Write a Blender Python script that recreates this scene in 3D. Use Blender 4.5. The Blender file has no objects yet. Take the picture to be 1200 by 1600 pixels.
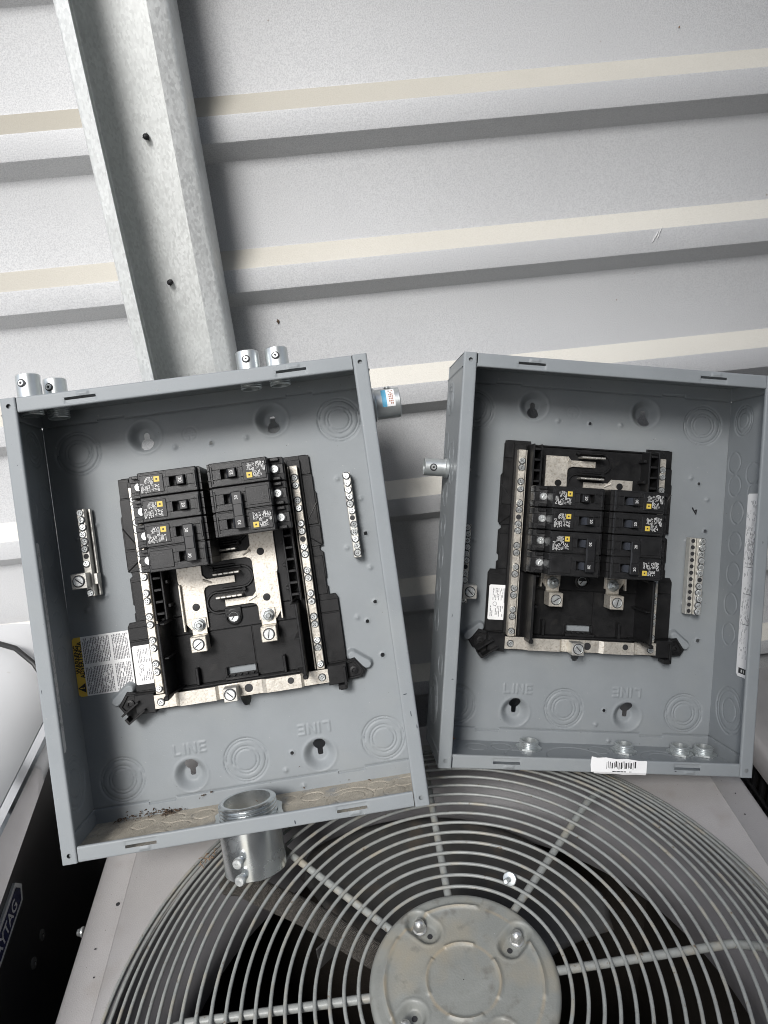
import bpy, bmesh, math, random
import numpy as np
from mathutils import Matrix, Vector

random.seed(7)
rng = np.random.default_rng(7)
S = bpy.context.scene
COL = S.collection
CAM_H = 1.5                       # phone held 1.5 m above the slab; measured points are relative to the lens

# ------------------------------------------------------------------ camera
Q = np.array([[0.9932, -0.0815, -0.0832], [-0.1102, -0.4250, -0.8985], [0.0379, 0.9015, -0.4311]])
cam = bpy.data.cameras.new('camera'); cam_o = bpy.data.objects.new('camera', cam); COL.objects.link(cam_o)
_r, _u, _f = [Vector(r) for r in Q]
_f.normalize(); _r = (_r - _f * _r.dot(_f)).normalized(); _u = _f.cross(_r)
Rc = Matrix((_r, -_u, -_f)).transposed()
cam_o.matrix_world = Matrix.Translation((0, 0, CAM_H)) @ Rc.to_4x4()
cam.sensor_fit = 'HORIZONTAL'; cam.sensor_width = 36.0; cam.lens = 36.0 * 1120.1 / 1200.0
cam.clip_start = 0.02; cam.clip_end = 200
S.camera = cam_o

# ------------------------------------------------------------------ daylight
SUN_DIR = Vector((-0.28, -0.72, 0.80)).normalized()          # towards the light: open side behind and left of the camera
w = bpy.data.worlds.new("World"); S.world = w; w.use_nodes = True
nt = w.node_tree; nt.nodes.clear()
sky = nt.nodes.new('ShaderNodeTexSky'); sky.sky_type = 'NISHITA'; sky.sun_disc = False
sky.sun_elevation = math.asin(SUN_DIR.z); sky.sun_rotation = math.atan2(SUN_DIR.x, SUN_DIR.y)
sky.air_density = 1.0; sky.dust_density = 2.2; sky.ozone_density = 0.6
bg = nt.nodes.new('ShaderNodeBackground'); bg.inputs['Strength'].default_value = 0.15
wo = nt.nodes.new('ShaderNodeOutputWorld')
hs = nt.nodes.new('ShaderNodeHueSaturation'); hs.inputs['Saturation'].default_value = 0.6          # thin high haze
nt.links.new(sky.outputs[0], hs.inputs['Color']); nt.links.new(hs.outputs[0], bg.inputs[0]); nt.links.new(bg.outputs[0], wo.inputs[0])
sun = bpy.data.lights.new('sun', 'SUN'); sun.energy = 2.9; sun.angle = math.radians(17); sun.color = (1.0, 0.992, 0.98)
so = bpy.data.objects.new('sun', sun); COL.objects.link(so)
so.rotation_euler = SUN_DIR.to_track_quat('Z', 'Y').to_euler(); so.location = (-1, -3, 4)
S.view_settings.view_transform = 'Standard'; S.view_settings.look = 'None'
S.view_settings.exposure = 0.27; S.view_settings.gamma = 1.0
S.cycles.max_bounces = 8
S.cycles.pixel_filter_type = 'BLACKMAN_HARRIS'; S.cycles.filter_width = 1.0
S.render.filter_size = 1.0

# ------------------------------------------------------------------ materials
def lin(c):
    return tuple(((x / 255) / 12.92 if x / 255 <= 0.04045 else ((x / 255 + 0.055) / 1.055) ** 2.4) for x in c)

def mat(name, col, rough=0.5, metal=0.0, var=0.12, scale=60, bump=0.0, bscale=300, spec=0.5, extra=None, coat=0.0, rvar=0.0):
    """principled paint: base colour broken up by two octaves of object-space noise, fine bump, varying gloss"""
    m = bpy.data.materials.new(name); m.use_nodes = True
    n = m.node_tree; nd = n.nodes; L = n.links
    b = nd['Principled BSDF']
    tc = nd.new('ShaderNodeTexCoord')
    no = nd.new('ShaderNodeTexNoise'); no.inputs['Scale'].default_value = scale; no.inputs['Detail'].default_value = 6; no.inputs['Roughness'].default_value = 0.65
    L.new(tc.outputs['Object'], no.inputs['Vector'])
    r = nd.new('ShaderNodeValToRGB')
    r.color_ramp.elements[0].position = 0.3; r.color_ramp.elements[1].position = 0.7
    r.color_ramp.elements[0].color = (*[c * (1 - var) for c in col], 1); r.color_ramp.elements[1].color = (*[min(1, c * (1 + var)) for c in col], 1)
    L.new(no.outputs['Fac'], r.inputs['Fac'])
    L.new(r.outputs['Color'], b.inputs['Base Color'])
    b.inputs['Roughness'].default_value = rough; b.inputs['Metallic'].default_value = metal
    b.inputs['Specular IOR Level'].default_value = spec; b.inputs['Coat Weight'].default_value = coat
    if rvar:
        mr = nd.new('ShaderNodeMapRange'); mr.inputs['To Min'].default_value = max(0.05, rough - rvar); mr.inputs['To Max'].default_value = rough + rvar
        mr.inputs['From Min'].default_value = 0.3; mr.inputs['From Max'].default_value = 0.7
        L.new(no.outputs['Fac'], mr.inputs['Value']); L.new(mr.outputs['Result'], b.inputs['Roughness'])
    if bump:
        n2 = nd.new('ShaderNodeTexNoise'); n2.inputs['Scale'].default_value = bscale; n2.inputs['Detail'].default_value = 3
        L.new(tc.outputs['Object'], n2.inputs['Vector'])
        bp = nd.new('ShaderNodeBump'); bp.inputs['Strength'].default_value = bump; bp.inputs['Distance'].default_value = 0.001
        L.new(n2.outputs['Fac'], bp.inputs['Height']); L.new(bp.outputs['Normal'], b.inputs['Normal'])
    m['base'] = 1
    if extra: extra(m, n, nd, L, b, tc, r)
    return m

def add_specks(scale, lo, hi, col, seed=0.0):
    """mixes in small spots (grain, dust, rust) over the base colour"""
    def ex(m, n, nd, L, b, tc, r):
        src = b.inputs['Base Color'].links[0].from_socket
        mp = nd.new('ShaderNodeMapping'); mp.inputs['Location'].default_value = (seed, seed * 2, seed * 3)
        L.new(tc.outputs['Object'], mp.inputs['Vector'])
        no = nd.new('ShaderNodeTexNoise'); no.inputs['Scale'].default_value = scale; no.inputs['Detail'].default_value = 4
        L.new(mp.outputs['Vector'], no.inputs['Vector'])
        mr = nd.new('ShaderNodeMapRange'); mr.inputs['From Min'].default_value = lo; mr.inputs['From Max'].default_value = hi
        L.new(no.outputs['Fac'], mr.inputs['Value'])
        mx = nd.new('ShaderNodeMix'); mx.data_type = 'RGBA'
        L.new(mr.outputs['Result'], mx.inputs['Factor']); L.new(src, mx.inputs[6]); mx.inputs[7].default_value = (*col, 1)
        L.new(mx.outputs[2], b.inputs['Base Color'])
    return ex

def chain(*fs):
    def ex(*a):
        for f in fs: f(*a)
    return ex

def galv(m, n, nd, L, b, tc, r):
    v = nd.new('ShaderNodeTexVoronoi'); v.inputs['Scale'].default_value = 520
    mp = nd.new('ShaderNodeMapping'); mp.inputs['Scale'].default_value = (1, 1, 0.55)
    L.new(tc.outputs['Object'], mp.inputs['Vector']); L.new(mp.outputs['Vector'], v.inputs['Vector'])
    bw = nd.new('ShaderNodeRGBToBW'); L.new(v.outputs['Color'], bw.inputs[0])
    mr = nd.new('ShaderNodeMapRange'); mr.inputs['To Min'].default_value = 0.86; mr.inputs['To Max'].default_value = 1.10
    L.new(bw.outputs[0], mr.inputs['Value'])
    mx = nd.new('ShaderNodeMix'); mx.data_type = 'RGBA'; mx.blend_type = 'MULTIPLY'; mx.inputs['Factor'].default_value = 1
    L.new(r.outputs['Color'], mx.inputs[6]); L.new(mr.outputs['Result'], mx.inputs[7])
    L.new(mx.outputs[2], b.inputs['Base Color'])
    mr2 = nd.new('ShaderNodeMapRange'); mr2.inputs['To Min'].default_value = 0.38; mr2.inputs['To Max'].default_value = 0.62
    L.new(bw.outputs[0], mr2.inputs['Value']); L.new(mr2.outputs['Result'], b.inputs['Roughness'])

def ring_dirt(m, n, nd, L, b, tc, r):
    """tan grime caught along the pressed rings of the motor plate"""
    src = b.inputs['Base Color'].links[0].from_socket
    sp = nd.new('ShaderNodeSeparateXYZ'); L.new(tc.outputs['Object'], sp.inputs[0])
    cb = nd.new('ShaderNodeCombineXYZ'); L.new(sp.outputs['X'], cb.inputs['X']); L.new(sp.outputs['Y'], cb.inputs['Y'])
    ln = nd.new('ShaderNodeVectorMath'); ln.operation = 'LENGTH'; L.new(cb.outputs[0], ln.inputs[0])
    tot = None
    for rad in (0.0322, 0.0690):
        a = nd.new('ShaderNodeMath'); a.operation = 'SUBTRACT'; L.new(ln.outputs['Value'], a.inputs[0]); a.inputs[1].default_value = rad
        c = nd.new('ShaderNodeMath'); c.operation = 'ABSOLUTE'; L.new(a.outputs[0], c.inputs[0])
        d = nd.new('ShaderNodeMapRange'); d.inputs['From Min'].default_value = 0.0022; d.inputs['From Max'].default_value = 0.0004
        L.new(c.outputs[0], d.inputs['Value'])
        if tot is None: tot = d.outputs['Result']
        else:
            e = nd.new('ShaderNodeMath'); e.operation = 'MAXIMUM'; L.new(tot, e.inputs[0]); L.new(d.outputs['Result'], e.inputs[1]); tot = e.outputs[0]
    no = nd.new('ShaderNodeTexNoise'); no.inputs['Scale'].default_value = 55; no.inputs['Detail'].default_value = 5; L.new(tc.outputs['Object'], no.inputs['Vector'])
    mr = nd.new('ShaderNodeMapRange'); mr.inputs['From Min'].default_value = 0.35; mr.inputs['From Max'].default_value = 0.62; mr.inputs['To Max'].default_value = 0.55
    L.new(no.outputs['Fac'], mr.inputs['Value'])
    mu = nd.new('ShaderNodeMath'); mu.operation = 'MULTIPLY'; L.new(tot, mu.inputs[0]); L.new(mr.outputs['Result'], mu.inputs[1])
    mx = nd.new('ShaderNodeMix'); mx.data_type = 'RGBA'; L.new(mu.outputs[0], mx.inputs['Factor']); L.new(src, mx.inputs[6]); mx.inputs[7].default_value = (0.33, 0.27, 0.18, 1)
    L.new(mx.outputs[2], b.inputs['Base Color'])

def ledge_shade(m, n, nd, L, b, tc, r):
    """painted shade: ledges darker tan at upper left, fading out towards lower right"""
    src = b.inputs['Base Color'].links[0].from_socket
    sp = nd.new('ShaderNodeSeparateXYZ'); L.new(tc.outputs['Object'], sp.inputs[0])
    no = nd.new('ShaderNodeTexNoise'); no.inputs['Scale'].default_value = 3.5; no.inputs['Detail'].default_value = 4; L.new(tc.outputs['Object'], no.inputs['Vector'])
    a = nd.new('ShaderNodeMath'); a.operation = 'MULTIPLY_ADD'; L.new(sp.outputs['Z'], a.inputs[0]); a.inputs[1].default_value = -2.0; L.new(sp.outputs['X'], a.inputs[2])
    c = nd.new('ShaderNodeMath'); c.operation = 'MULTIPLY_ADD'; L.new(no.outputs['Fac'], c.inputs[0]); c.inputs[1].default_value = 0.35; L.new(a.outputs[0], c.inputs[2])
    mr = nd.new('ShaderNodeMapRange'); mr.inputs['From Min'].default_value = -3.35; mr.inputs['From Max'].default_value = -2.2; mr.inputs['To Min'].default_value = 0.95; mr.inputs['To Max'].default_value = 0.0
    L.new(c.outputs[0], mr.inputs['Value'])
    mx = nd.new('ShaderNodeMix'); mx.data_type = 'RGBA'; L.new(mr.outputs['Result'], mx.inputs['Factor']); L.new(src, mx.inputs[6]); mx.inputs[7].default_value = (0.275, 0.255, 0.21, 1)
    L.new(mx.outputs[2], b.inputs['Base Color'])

def braid(m, n, nd, L, b, tc, r):
    wv = nd.new('ShaderNodeTexWave'); wv.inputs['Scale'].default_value = 330; wv.inputs['Distortion'].default_value = 6; wv.inputs['Detail'].default_value = 2; wv.bands_direction = 'DIAGONAL'
    L.new(tc.outputs['Object'], wv.inputs['Vector'])
    bp = nd.new('ShaderNodeBump'); bp.inputs['Strength'].default_value = 0.9; bp.inputs['Distance'].default_value = 0.002
    L.new(wv.outputs['Fac'], bp.inputs['Height']); L.new(bp.outputs['Normal'], b.inputs['Normal'])

PG = (0.236, 0.254, 0.265)
MT = {}
MT['wall'] = mat('painted_wall_sheet', (0.565, 0.57, 0.575), 0.42, 0.0, 0.05, 3.0, 0.28, 620, extra=add_specks(760, 0.40, 0.66, (0.45, 0.455, 0.465)), spec=0.5)
MT['wall_dust_shade'] = mat('dusty_shaded_ledge', (0.60, 0.58, 0.525), 0.42, 0.0, 0.04, 8.0, 0.3, 620, extra=chain(add_specks(800, 0.42, 0.70, (0.52, 0.50, 0.445)), ledge_shade))  # dust tint made paler for overhead light, with upper-left shade painted in
MT['galv'] = mat('galvanized_steel', (0.66, 0.675, 0.665), 0.5, 0.45, 0.10, 9, 0.12, 500, extra=galv)
MT['panel'] = mat('grey_enamel', PG, 0.46, 0.0, 0.05, 14, 0.12, 700, spec=0.22, rvar=0.06, extra=chain(add_specks(11, 0.52, 0.86, (0.27, 0.285, 0.285), 5.0), add_specks(240, 0.70, 0.76, (0.31, 0.32, 0.32)), add_specks(330, 0.73, 0.77, (0.10, 0.10, 0.10), 7.0)))
MT['panel_dusty'] = mat('grey_enamel_under_dust', (0.37, 0.335, 0.275), 0.85, 0.0, 0.2, 55, 0.7, 900, extra=chain(add_specks(38, 0.56, 0.72, (0.27, 0.275, 0.275), 3.3), add_specks(110, 0.55, 0.75, (0.46, 0.42, 0.35), 1.3), add_specks(320, 0.64, 0.72, (0.12, 0.09, 0.06), 4.1)))
MT['black'] = mat('black_moulded_plastic', (0.011, 0.011, 0.0115), 0.42, 0.0, 0.3, 70, 0.15, 900, spec=0.28, rvar=0.1, extra=add_specks(60, 0.62, 1.0, (0.05, 0.047, 0.043), 2.2))
MT['breaker'] = mat('black_breaker_case', (0.015, 0.015, 0.0155), 0.36, 0.0, 0.2, 90, 0.2, 1500, spec=0.35, rvar=0.08, extra=add_specks(120, 0.68, 0.9, (0.06, 0.06, 0.06), 3.1))
MT['handle'] = mat('black_breaker_handle', (0.013, 0.013, 0.014), 0.35, 0.0, 0.2, 90, spec=0.5)
MT['handle_side'] = mat('handle_glint_chip_grey', (0.055, 0.06, 0.072), 0.2, 0, 0.1, 90)  # sky glint of the handle flank put into the colour; paint chips share it
MT['tin'] = mat('tin_plated_bus', (0.62, 0.585, 0.52), 0.42, 0.6, 0.12, 130, 0.2, 500, rvar=0.1, extra=add_specks(420, 0.52, 0.72, (0.42, 0.37, 0.30), 0.7))
MT['zinc'] = mat('zinc_plated_steel', (0.60, 0.63, 0.63), 0.38, 0.82, 0.08, 60, 0.0, 220, rvar=0.06)
MT['zinc_bright'] = mat('bright_zinc_tube', (0.66, 0.69, 0.70), 0.24, 0.95, 0.07, 35, 0.0, 220, rvar=0.08)
MT['screw'] = mat('bright_screw', (0.74, 0.76, 0.75), 0.32, 0.75, 0.2, 250, 0.2, 400)
MT['bar'] = mat('nickel_bar', (0.62, 0.605, 0.56), 0.38, 0.7, 0.12, 140, 0.1, 600)
MT['white'] = mat('white_paper_label', (0.80, 0.80, 0.795), 0.5, 0, 0.04, 40)
MT['dirty_white'] = mat('aged_label', (0.60, 0.60, 0.59), 0.55, 0, 0.12, 120)
MT['yellow'] = mat('yellow_label_print', (0.74, 0.50, 0.07), 0.5, 0, 0.08, 40)
MT['logo'] = mat('yellow_stamp', (0.58, 0.43, 0.07), 0.5, 0, 0.05, 40)
MT['ink'] = mat('black_ink', (0.018, 0.018, 0.02), 0.6, 0, 0.1, 40)
MT['grey_ink'] = mat('grey_small_print', (0.16, 0.16, 0.17), 0.6, 0, 0.2, 200)
MT['white_ink'] = mat('white_stamped_print', (0.56, 0.56, 0.55), 0.6, 0, 0.15, 300)
MT['blue_ink'] = mat('blue_sticker_band', (0.10, 0.36, 0.55), 0.5, 0, 0.1, 60)
MT['red_ink'] = mat('rust_red_print', (0.30, 0.12, 0.07), 0.6, 0, 0.2, 60)
MT['cond'] = mat('warm_grey_powder_coat', (0.345, 0.333, 0.33), 0.48, 0, 0.06, 10, 0.25, 900, rvar=0.06, extra=chain(add_specks(28, 0.58, 0.85, (0.285, 0.265, 0.245), 0.4), add_specks(420, 0.71, 0.76, (0.15, 0.13, 0.12), 1.4)))
MT['grille'] = mat('vinyl_coated_wire', (0.24, 0.25, 0.24), 0.42, 0, 0.16, 80, 0.15, 500, extra=chain(add_specks(45, 0.54, 0.76, (0.31, 0.28, 0.22), 0.9), add_specks(160, 0.66, 0.74, (0.13, 0.10, 0.07), 3.0)))
MT['plate'] = mat('motor_plate_coat', (0.205, 0.212, 0.198), 0.45, 0, 0.12, 28, 0.25, 500, rvar=0.08, extra=chain(add_specks(22, 0.46, 0.78, (0.27, 0.24, 0.18), 0.2), add_specks(70, 0.58, 0.74, (0.14, 0.135, 0.12), 1.2), add_specks(230, 0.755, 0.78, (0.5, 0.5, 0.48), 2.0), ring_dirt))
MT['shroud'] = mat('shroud_plastic', (0.14, 0.136, 0.14), 0.45, 0, 0.12, 16, 0.1, 400)
MT['blade'] = mat('fan_blade_metal', (0.075, 0.074, 0.072), 0.42, 0.2, 0.2, 20, 0.1, 500, extra=add_specks(30, 0.55, 0.85, (0.16, 0.13, 0.10), 0.8))
MT['braid'] = mat('braided_sleeve', (0.095, 0.086, 0.074), 0.7, 0, 0.55, 420, extra=braid)
MT['dark'] = mat('unit_interior', (0.012, 0.011, 0.010), 0.7, 0, 0.3, 20)
MT['coil'] = mat('coil_fins', (0.035, 0.030, 0.025), 0.6, 0.2, 0.4, 400)
MT['lid'] = mat('white_enamel', (0.56, 0.565, 0.57), 0.22, 0, 0.02, 6, extra=add_specks(34, 0.68, 0.74, (0.45, 0.43, 0.40), 0.3), spec=0.5)
MT['chrome'] = mat('chrome', (0.72, 0.73, 0.75), 0.10, 1.0, 0.05, 20)
MT['gloss_black'] = mat('gloss_black_panel', (0.012, 0.012, 0.013), 0.3, 0, 0.2, 20)
MT['navy'] = mat('navy_badge', (0.008, 0.011, 0.045), 0.25, 0, 0.1, 20)
MT['silver'] = mat('silver_badge_print', (0.62, 0.63, 0.64), 0.3, 0.6, 0.05, 60)
MT['cable'] = mat('black_rubber', (0.012, 0.012, 0.012), 0.5, 0, 0.2, 80)
MT['ground'] = mat('concrete_ground', (0.14, 0.135, 0.125), 0.85, 0, 0.2, 2.5, 0.4, 60)
MT['shade_wall'] = mat('shade_wall_paint', (0.30, 0.29, 0.275), 0.7, 0, 0.1, 6)
MT['leaf'] = mat('dead_leaf', (0.07, 0.045, 0.028), 0.8, 0, 0.4, 300)
MT['leaf2'] = mat('orange_leaf', (0.42, 0.22, 0.10), 0.7, 0, 0.4, 400)
MT['acorn'] = mat('acorn_nut_metal', (0.62, 0.62, 0.60), 0.34, 0.85, 0.15, 300, 0.15, 600)
MT['straw'] = mat('straw', (0.20, 0.13, 0.08), 0.8, 0, 0.3, 200)

# ------------------------------------------------------------------ mesh helpers (all in millimetres)
class M:
    def __init__(s): s.v = []; s.f = []; s.mi = []; s.cur = 0; s.T = None
    def add(s, vs, fs):
        o = len(s.v)
        if s.T is not None: vs = [tuple(s.T @ Vector(p)) for p in vs]
        s.v.extend(tuple(p) for p in vs); s.f.extend(tuple(i + o for i in f) for f in fs); s.mi.extend([s.cur] * len(fs))
        return s
    def box(s, x0, x1, y0, y1, z0, z1, b=0.0):
        b = min(b, (x1 - x0) * .49, (y1 - y0) * .49, (z1 - z0) * .49)
        if b <= 0:
            vs = [(x, y, z) for z in (z0, z1) for y in (y0, y1) for x in (x0, x1)]
            return s.add(vs, [(0, 2, 3, 1), (4, 5, 7, 6), (0, 1, 5, 4), (2, 6, 7, 3), (0, 4, 6, 2), (1, 3, 7, 5)])
        vs = []; ix = {}
        for a, X in enumerate((x0, x1)):
            for c, Y in enumerate((y0, y1)):
                for d, Z in enumerate((z0, z1)):
                    sx, sy, sz = (1 - 2 * a) * b, (1 - 2 * c) * b, (1 - 2 * d) * b
                    for k, p in enumerate(((X, Y + sy, Z + sz), (X + sx, Y, Z + sz), (X + sx, Y + sy, Z))):
                        ix[a, c, d, k] = len(vs); vs.append(p)
        fs = []
        for a in (0, 1):
            fs.append([ix[a, c, d, 0] for c, d in ((0, 0), (0, 1), (1, 1), (1, 0))][::1 if a == 0 else -1])
            fs.append([ix[c, a, d, 1] for c, d in ((0, 0), (1, 0), (1, 1), (0, 1))][::1 if a == 0 else -1])
            fs.append([ix[c, d, a, 2] for c, d in ((0, 0), (0, 1), (1, 1), (1, 0))][::1 if a == 0 else -1])
            for c in (0, 1):
                fs.append([ix[0, a, c, 2], ix[1, a, c, 2], ix[1, a, c, 1], ix[0, a, c, 1]])
                fs.append([ix[a, 0, c, 2], ix[a, 1, c, 2], ix[a, 1, c, 0], ix[a, 0, c, 0]])
                fs.append([ix[a, c, 0, 1], ix[a, c, 1, 1], ix[a, c, 1, 0], ix[a, c, 0, 0]])
                for d in (0, 1): fs.append([ix[a, c, d, 0], ix[a, c, d, 1], ix[a, c, d, 2]])
        return s.add(vs, fs)
    def prism(s, poly, z0, z1, b=0.0, cx=None):
        """polygon (x,y) swept z0..z1, top edge chamfered by b"""
        n = len(poly); vs = [(x, y, z0) for x, y in poly] + [(x, y, z1 - b) for x, y in poly]
        fs = [tuple(range(n))[::-1]] + [(i, (i + 1) % n, n + (i + 1) % n, n + i) for i in range(n)]
        if b > 0:
            ins = inset(poly, b); vs += [(x, y, z1) for x, y in ins]
            fs += [(n + i, n + (i + 1) % n, 2 * n + (i + 1) % n, 2 * n + i) for i in range(n)] + [tuple(range(2 * n, 3 * n))]
        else: fs.append(tuple(range(n, 2 * n)))
        return s.add(vs, fs)
    def prism_y(s, prof, y0, y1, b=0.0):
        """profile in (x,z) swept along y with chamfered ends"""
        n = len(prof); ins = inset(prof, b) if b else prof
        rows = [(y0, ins), (y0 + b, prof), (y1 - b, prof), (y1, ins)] if b else [(y0, prof), (y1, prof)]
        vs = [(x, y, z) for y, pp in rows for x, z in pp]; fs = [tuple(range(n))]
        for k in range(len(rows) - 1):
            fs += [(k * n + i, (k + 1) * n + i, (k + 1) * n + (i + 1) % n, k * n + (i + 1) % n) for i in range(n)]
        fs.append(tuple(range((len(rows) - 1) * n, len(rows) * n))[::-1])
        return s.add(vs, fs)
    def lathe(s, prof, c=(0, 0, 0), ax='z', n=24, cap=True, ph=0.0, closed=False):
        """profile [(r,h)] spun about an axis through c"""
        vs = []; fs = []
        for r, h in prof:
            for i in range(n):
                a = 2 * math.pi * i / n + ph; p, q = r * math.cos(a), r * math.sin(a)
                vs.append({'z': (c[0] + p, c[1] + q, c[2] + h), 'y': (c[0] + q, c[1] + h, c[2] + p), 'x': (c[0] + h, c[1] + p, c[2] + q)}[ax])
        k = len(prof)
        for j in range(k - 1 if not closed else k):
            a, b2 = j * n, ((j + 1) % k) * n
            fs += [(a + i, a + (i + 1) % n, b2 + (i + 1) % n, b2 + i) for i in range(n)]
        if cap and not closed:
            fs.append(tuple(range(n))[::-1]); fs.append(tuple(range((k - 1) * n, k * n)))
        return s.add(vs, fs)
    def tube(s, path, r, n=8, closed=False, cap=True):
        P = [Vector(p) for p in path]; m = len(P); vs = []; fs = []; up = Vector((0.01, 0.02, 1))
        for i, p in enumerate(P):
            t = (P[(i + 1) % m] - P[i - 1]) if closed else (P[min(i + 1, m - 1)] - P[max(i - 1, 0)])
            t.normalize(); a = t.cross(up)
            if a.length < 1e-3: a = t.cross(Vector((1, 0, 0)))
            a.normalize(); b2 = t.cross(a); rr = r[i] if isinstance(r, (list, tuple)) else r
            for k in range(n):
                q = 2 * math.pi * k / n; vs.append(tuple(p + a * (rr * math.cos(q)) + b2 * (rr * math.sin(q))))
        for i in range(m if closed else m - 1):
            j = (i + 1) % m
            fs += [(i * n + k, j * n + k, j * n + (k + 1) % n, i * n + (k + 1) % n) for k in range(n)]
        if cap and not closed: fs.append(tuple(range(n))); fs.append(tuple(range((m - 1) * n, m * n))[::-1])
        return s.add(vs, fs)
    def quad(s, a, b, c, d): return s.add([a, b, c, d], [(0, 1, 2, 3)])
    def rect(s, x0, x1, y0, y1, z): return s.quad((x0, y0, z), (x1, y0, z), (x1, y1, z), (x0, y1, z))
    def build(s, name, mats, parent=None, smooth=35):
        me = bpy.data.meshes.new(name)
        me.from_pydata([(x * .001, y * .001, z * .001) for x, y, z in s.v], [], s.f)
        return finish(me, name, mats, parent, smooth, s.mi)

def finish(me, name, mats, parent=None, smooth=35, mi=None):
    if not isinstance(mats, (list, tuple)): mats = [mats]
    for m in mats: me.materials.append(m)
    if mi is not None and len(mats) > 1: me.polygons.foreach_set('material_index', mi)
    me.update()
    if smooth:
        me.polygons.foreach_set('use_smooth', [True] * len(me.polygons)); me.set_sharp_from_angle(angle=math.radians(smooth))
    o = bpy.data.objects.new(name, me); COL.objects.link(o)
    if parent is not None: o.parent = parent
    return o

def inset(poly, d):
    n = len(poly); A = sum(poly[i][0] * poly[(i + 1) % n][1] - poly[(i + 1) % n][0] * poly[i][1] for i in range(n)); sg = 1 if A > 0 else -1
    out = []
    for i in range(n):
        p0, p1, p2 = Vector(poly[i - 1]), Vector(poly[i]), Vector(poly[(i + 1) % n])
        e1 = (p1 - p0).normalized(); e2 = (p2 - p1).normalized()
        n1 = Vector((-e1.y, e1.x)) * sg; n2 = Vector((-e2.y, e2.x)) * sg
        k = max(0.35, 1 + n1.dot(n2)); q = p1 + (n1 + n2) * (d / k); out.append((q.x, q.y))
    return out

def grid(a, b, step): return np.linspace(a, b, max(2, int(round((b - a) / step)) + 1))

def sheet(name, us, vs, hf, frame, mats, parent, holes=None, flip=False):
    """pressed sheet: height field hf(U,V) over a grid, openings where holes(U,V) < 0, placed by frame(U,V,h)"""
    U, V = np.meshgrid(us, vs, indexing='ij'); U = U.copy(); V = V.copy(); nu, nv = U.shape
    st = min(np.diff(us).max(), np.diff(vs).max())
    if holes is not None:
        d = holes(U, V); e = 0.05
        gx = (holes(U + e, V) - d) / e; gy = (holes(U, V + e) - d) / e
        k = np.abs(d) < st * 0.55
        k[0, :] = k[-1, :] = False; k[:, 0] = k[:, -1] = False
        U[k] -= (d * gx)[k]; V[k] -= (d * gy)[k]
    h = hf(U, V); X, Y, Z = frame(U, V, h)
    co = np.stack([X, Y, Z], -1).reshape(-1, 3) * .001
    i, j = np.meshgrid(np.arange(nu - 1), np.arange(nv - 1), indexing='ij')
    a = (i * nv + j).ravel(); F = np.stack([a, a + nv, a + nv + 1, a + 1], -1)
    if holes is not None:
        cu = (U[:-1, :-1] + U[1:, :-1] + U[1:, 1:] + U[:-1, 1:]) / 4; cv = (V[:-1, :-1] + V[1:, :-1] + V[1:, 1:] + V[:-1, 1:]) / 4
        F = F[(holes(cu, cv) > 0).ravel()]
    if flip: F = F[:, ::-1]
    me = bpy.data.meshes.new(name); nf = len(F)
    me.vertices.add(len(co)); me.vertices.foreach_set('co', co.ravel().astype(np.float32))
    me.loops.add(nf * 4); me.loops.foreach_set('vertex_index', F.ravel().astype(np.int32))
    me.polygons.add(nf); me.polygons.foreach_set('loop_start', np.arange(0, nf * 4, 4, dtype=np.int32))
    me.update(calc_edges=True); me.validate()
    return finish(me, name, mats, parent, 50)

_fc = {}
def text_geo(txt, size, bold=0.0):
    """flat lettering as triangles: centred on the origin, in the xy plane"""
    key = (txt, size, bold)
    if key not in _fc:
        c = bpy.data.curves.new('t', 'FONT'); c.body = txt; c.size = size; c.align_x = 'CENTER'; c.align_y = 'CENTER'; c.offset = bold; c.resolution_u = 3
        o = bpy.data.objects.new('t', c); me = bpy.data.meshes.new_from_object(o)
        _fc[key] = ([tuple(v.co) for v in me.vertices], [tuple(p.vertices) for p in me.polygons])
        bpy.data.objects.remove(o); bpy.data.curves.remove(c); bpy.data.meshes.remove(me)
    return _fc[key]

def put_text(m, txt, size, c, rot=0.0, bold=0.0, fr=None, sx=1.0):
    vs, fs = text_geo(txt, size, bold); co, si = math.cos(rot), math.sin(rot); out = []
    for x, y, z in vs:
        x *= sx; p = (c[0] + x * co - y * si, c[1] + x * si + y * co, c[2]); out.append(fr(*p) if fr else p)
    m.add(out, fs)

def tag(o, label=None, cat=None, group=None, kind=None):
    if label: o['label'] = label
    if cat: o['category'] = cat
    if group: o['group'] = group
    if kind: o['kind'] = kind
    return o

def empty(name, loc=(0, 0, 0), mtx=None):
    o = bpy.data.objects.new(name, None); COL.objects.link(o); o.empty_display_size = .05
    if mtx is not None: o.matrix_world = mtx
    else: o.location = loc
    return o

def inst(proto, parent, loc, rot=(0, 0, 0), name=None):
    o = proto.copy(); COL.objects.link(o); o.parent = parent
    o.location = [c * .001 for c in loc]; o.rotation_euler = rot
    return o

def place(o, loc, rot=(0, 0, 0)):
    o.location = [c * .001 for c in loc]; o.rotation_euler = rot; return o

H0 = CAM_H * 1000                       # z of the lens in mm

# ------------------------------------------------------------------ ground
g = M(); n = 24
for i in range(n):
    for j in range(n):
        x0, y0 = -30000 + 60000 * i / n, -50000 + 60000 * j / n
        g.rect(x0, x0 + 60000 / n, y0, y0 + 60000 / n, 0)
tag(g.build('ground', MT['ground']), kind='structure')

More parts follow.
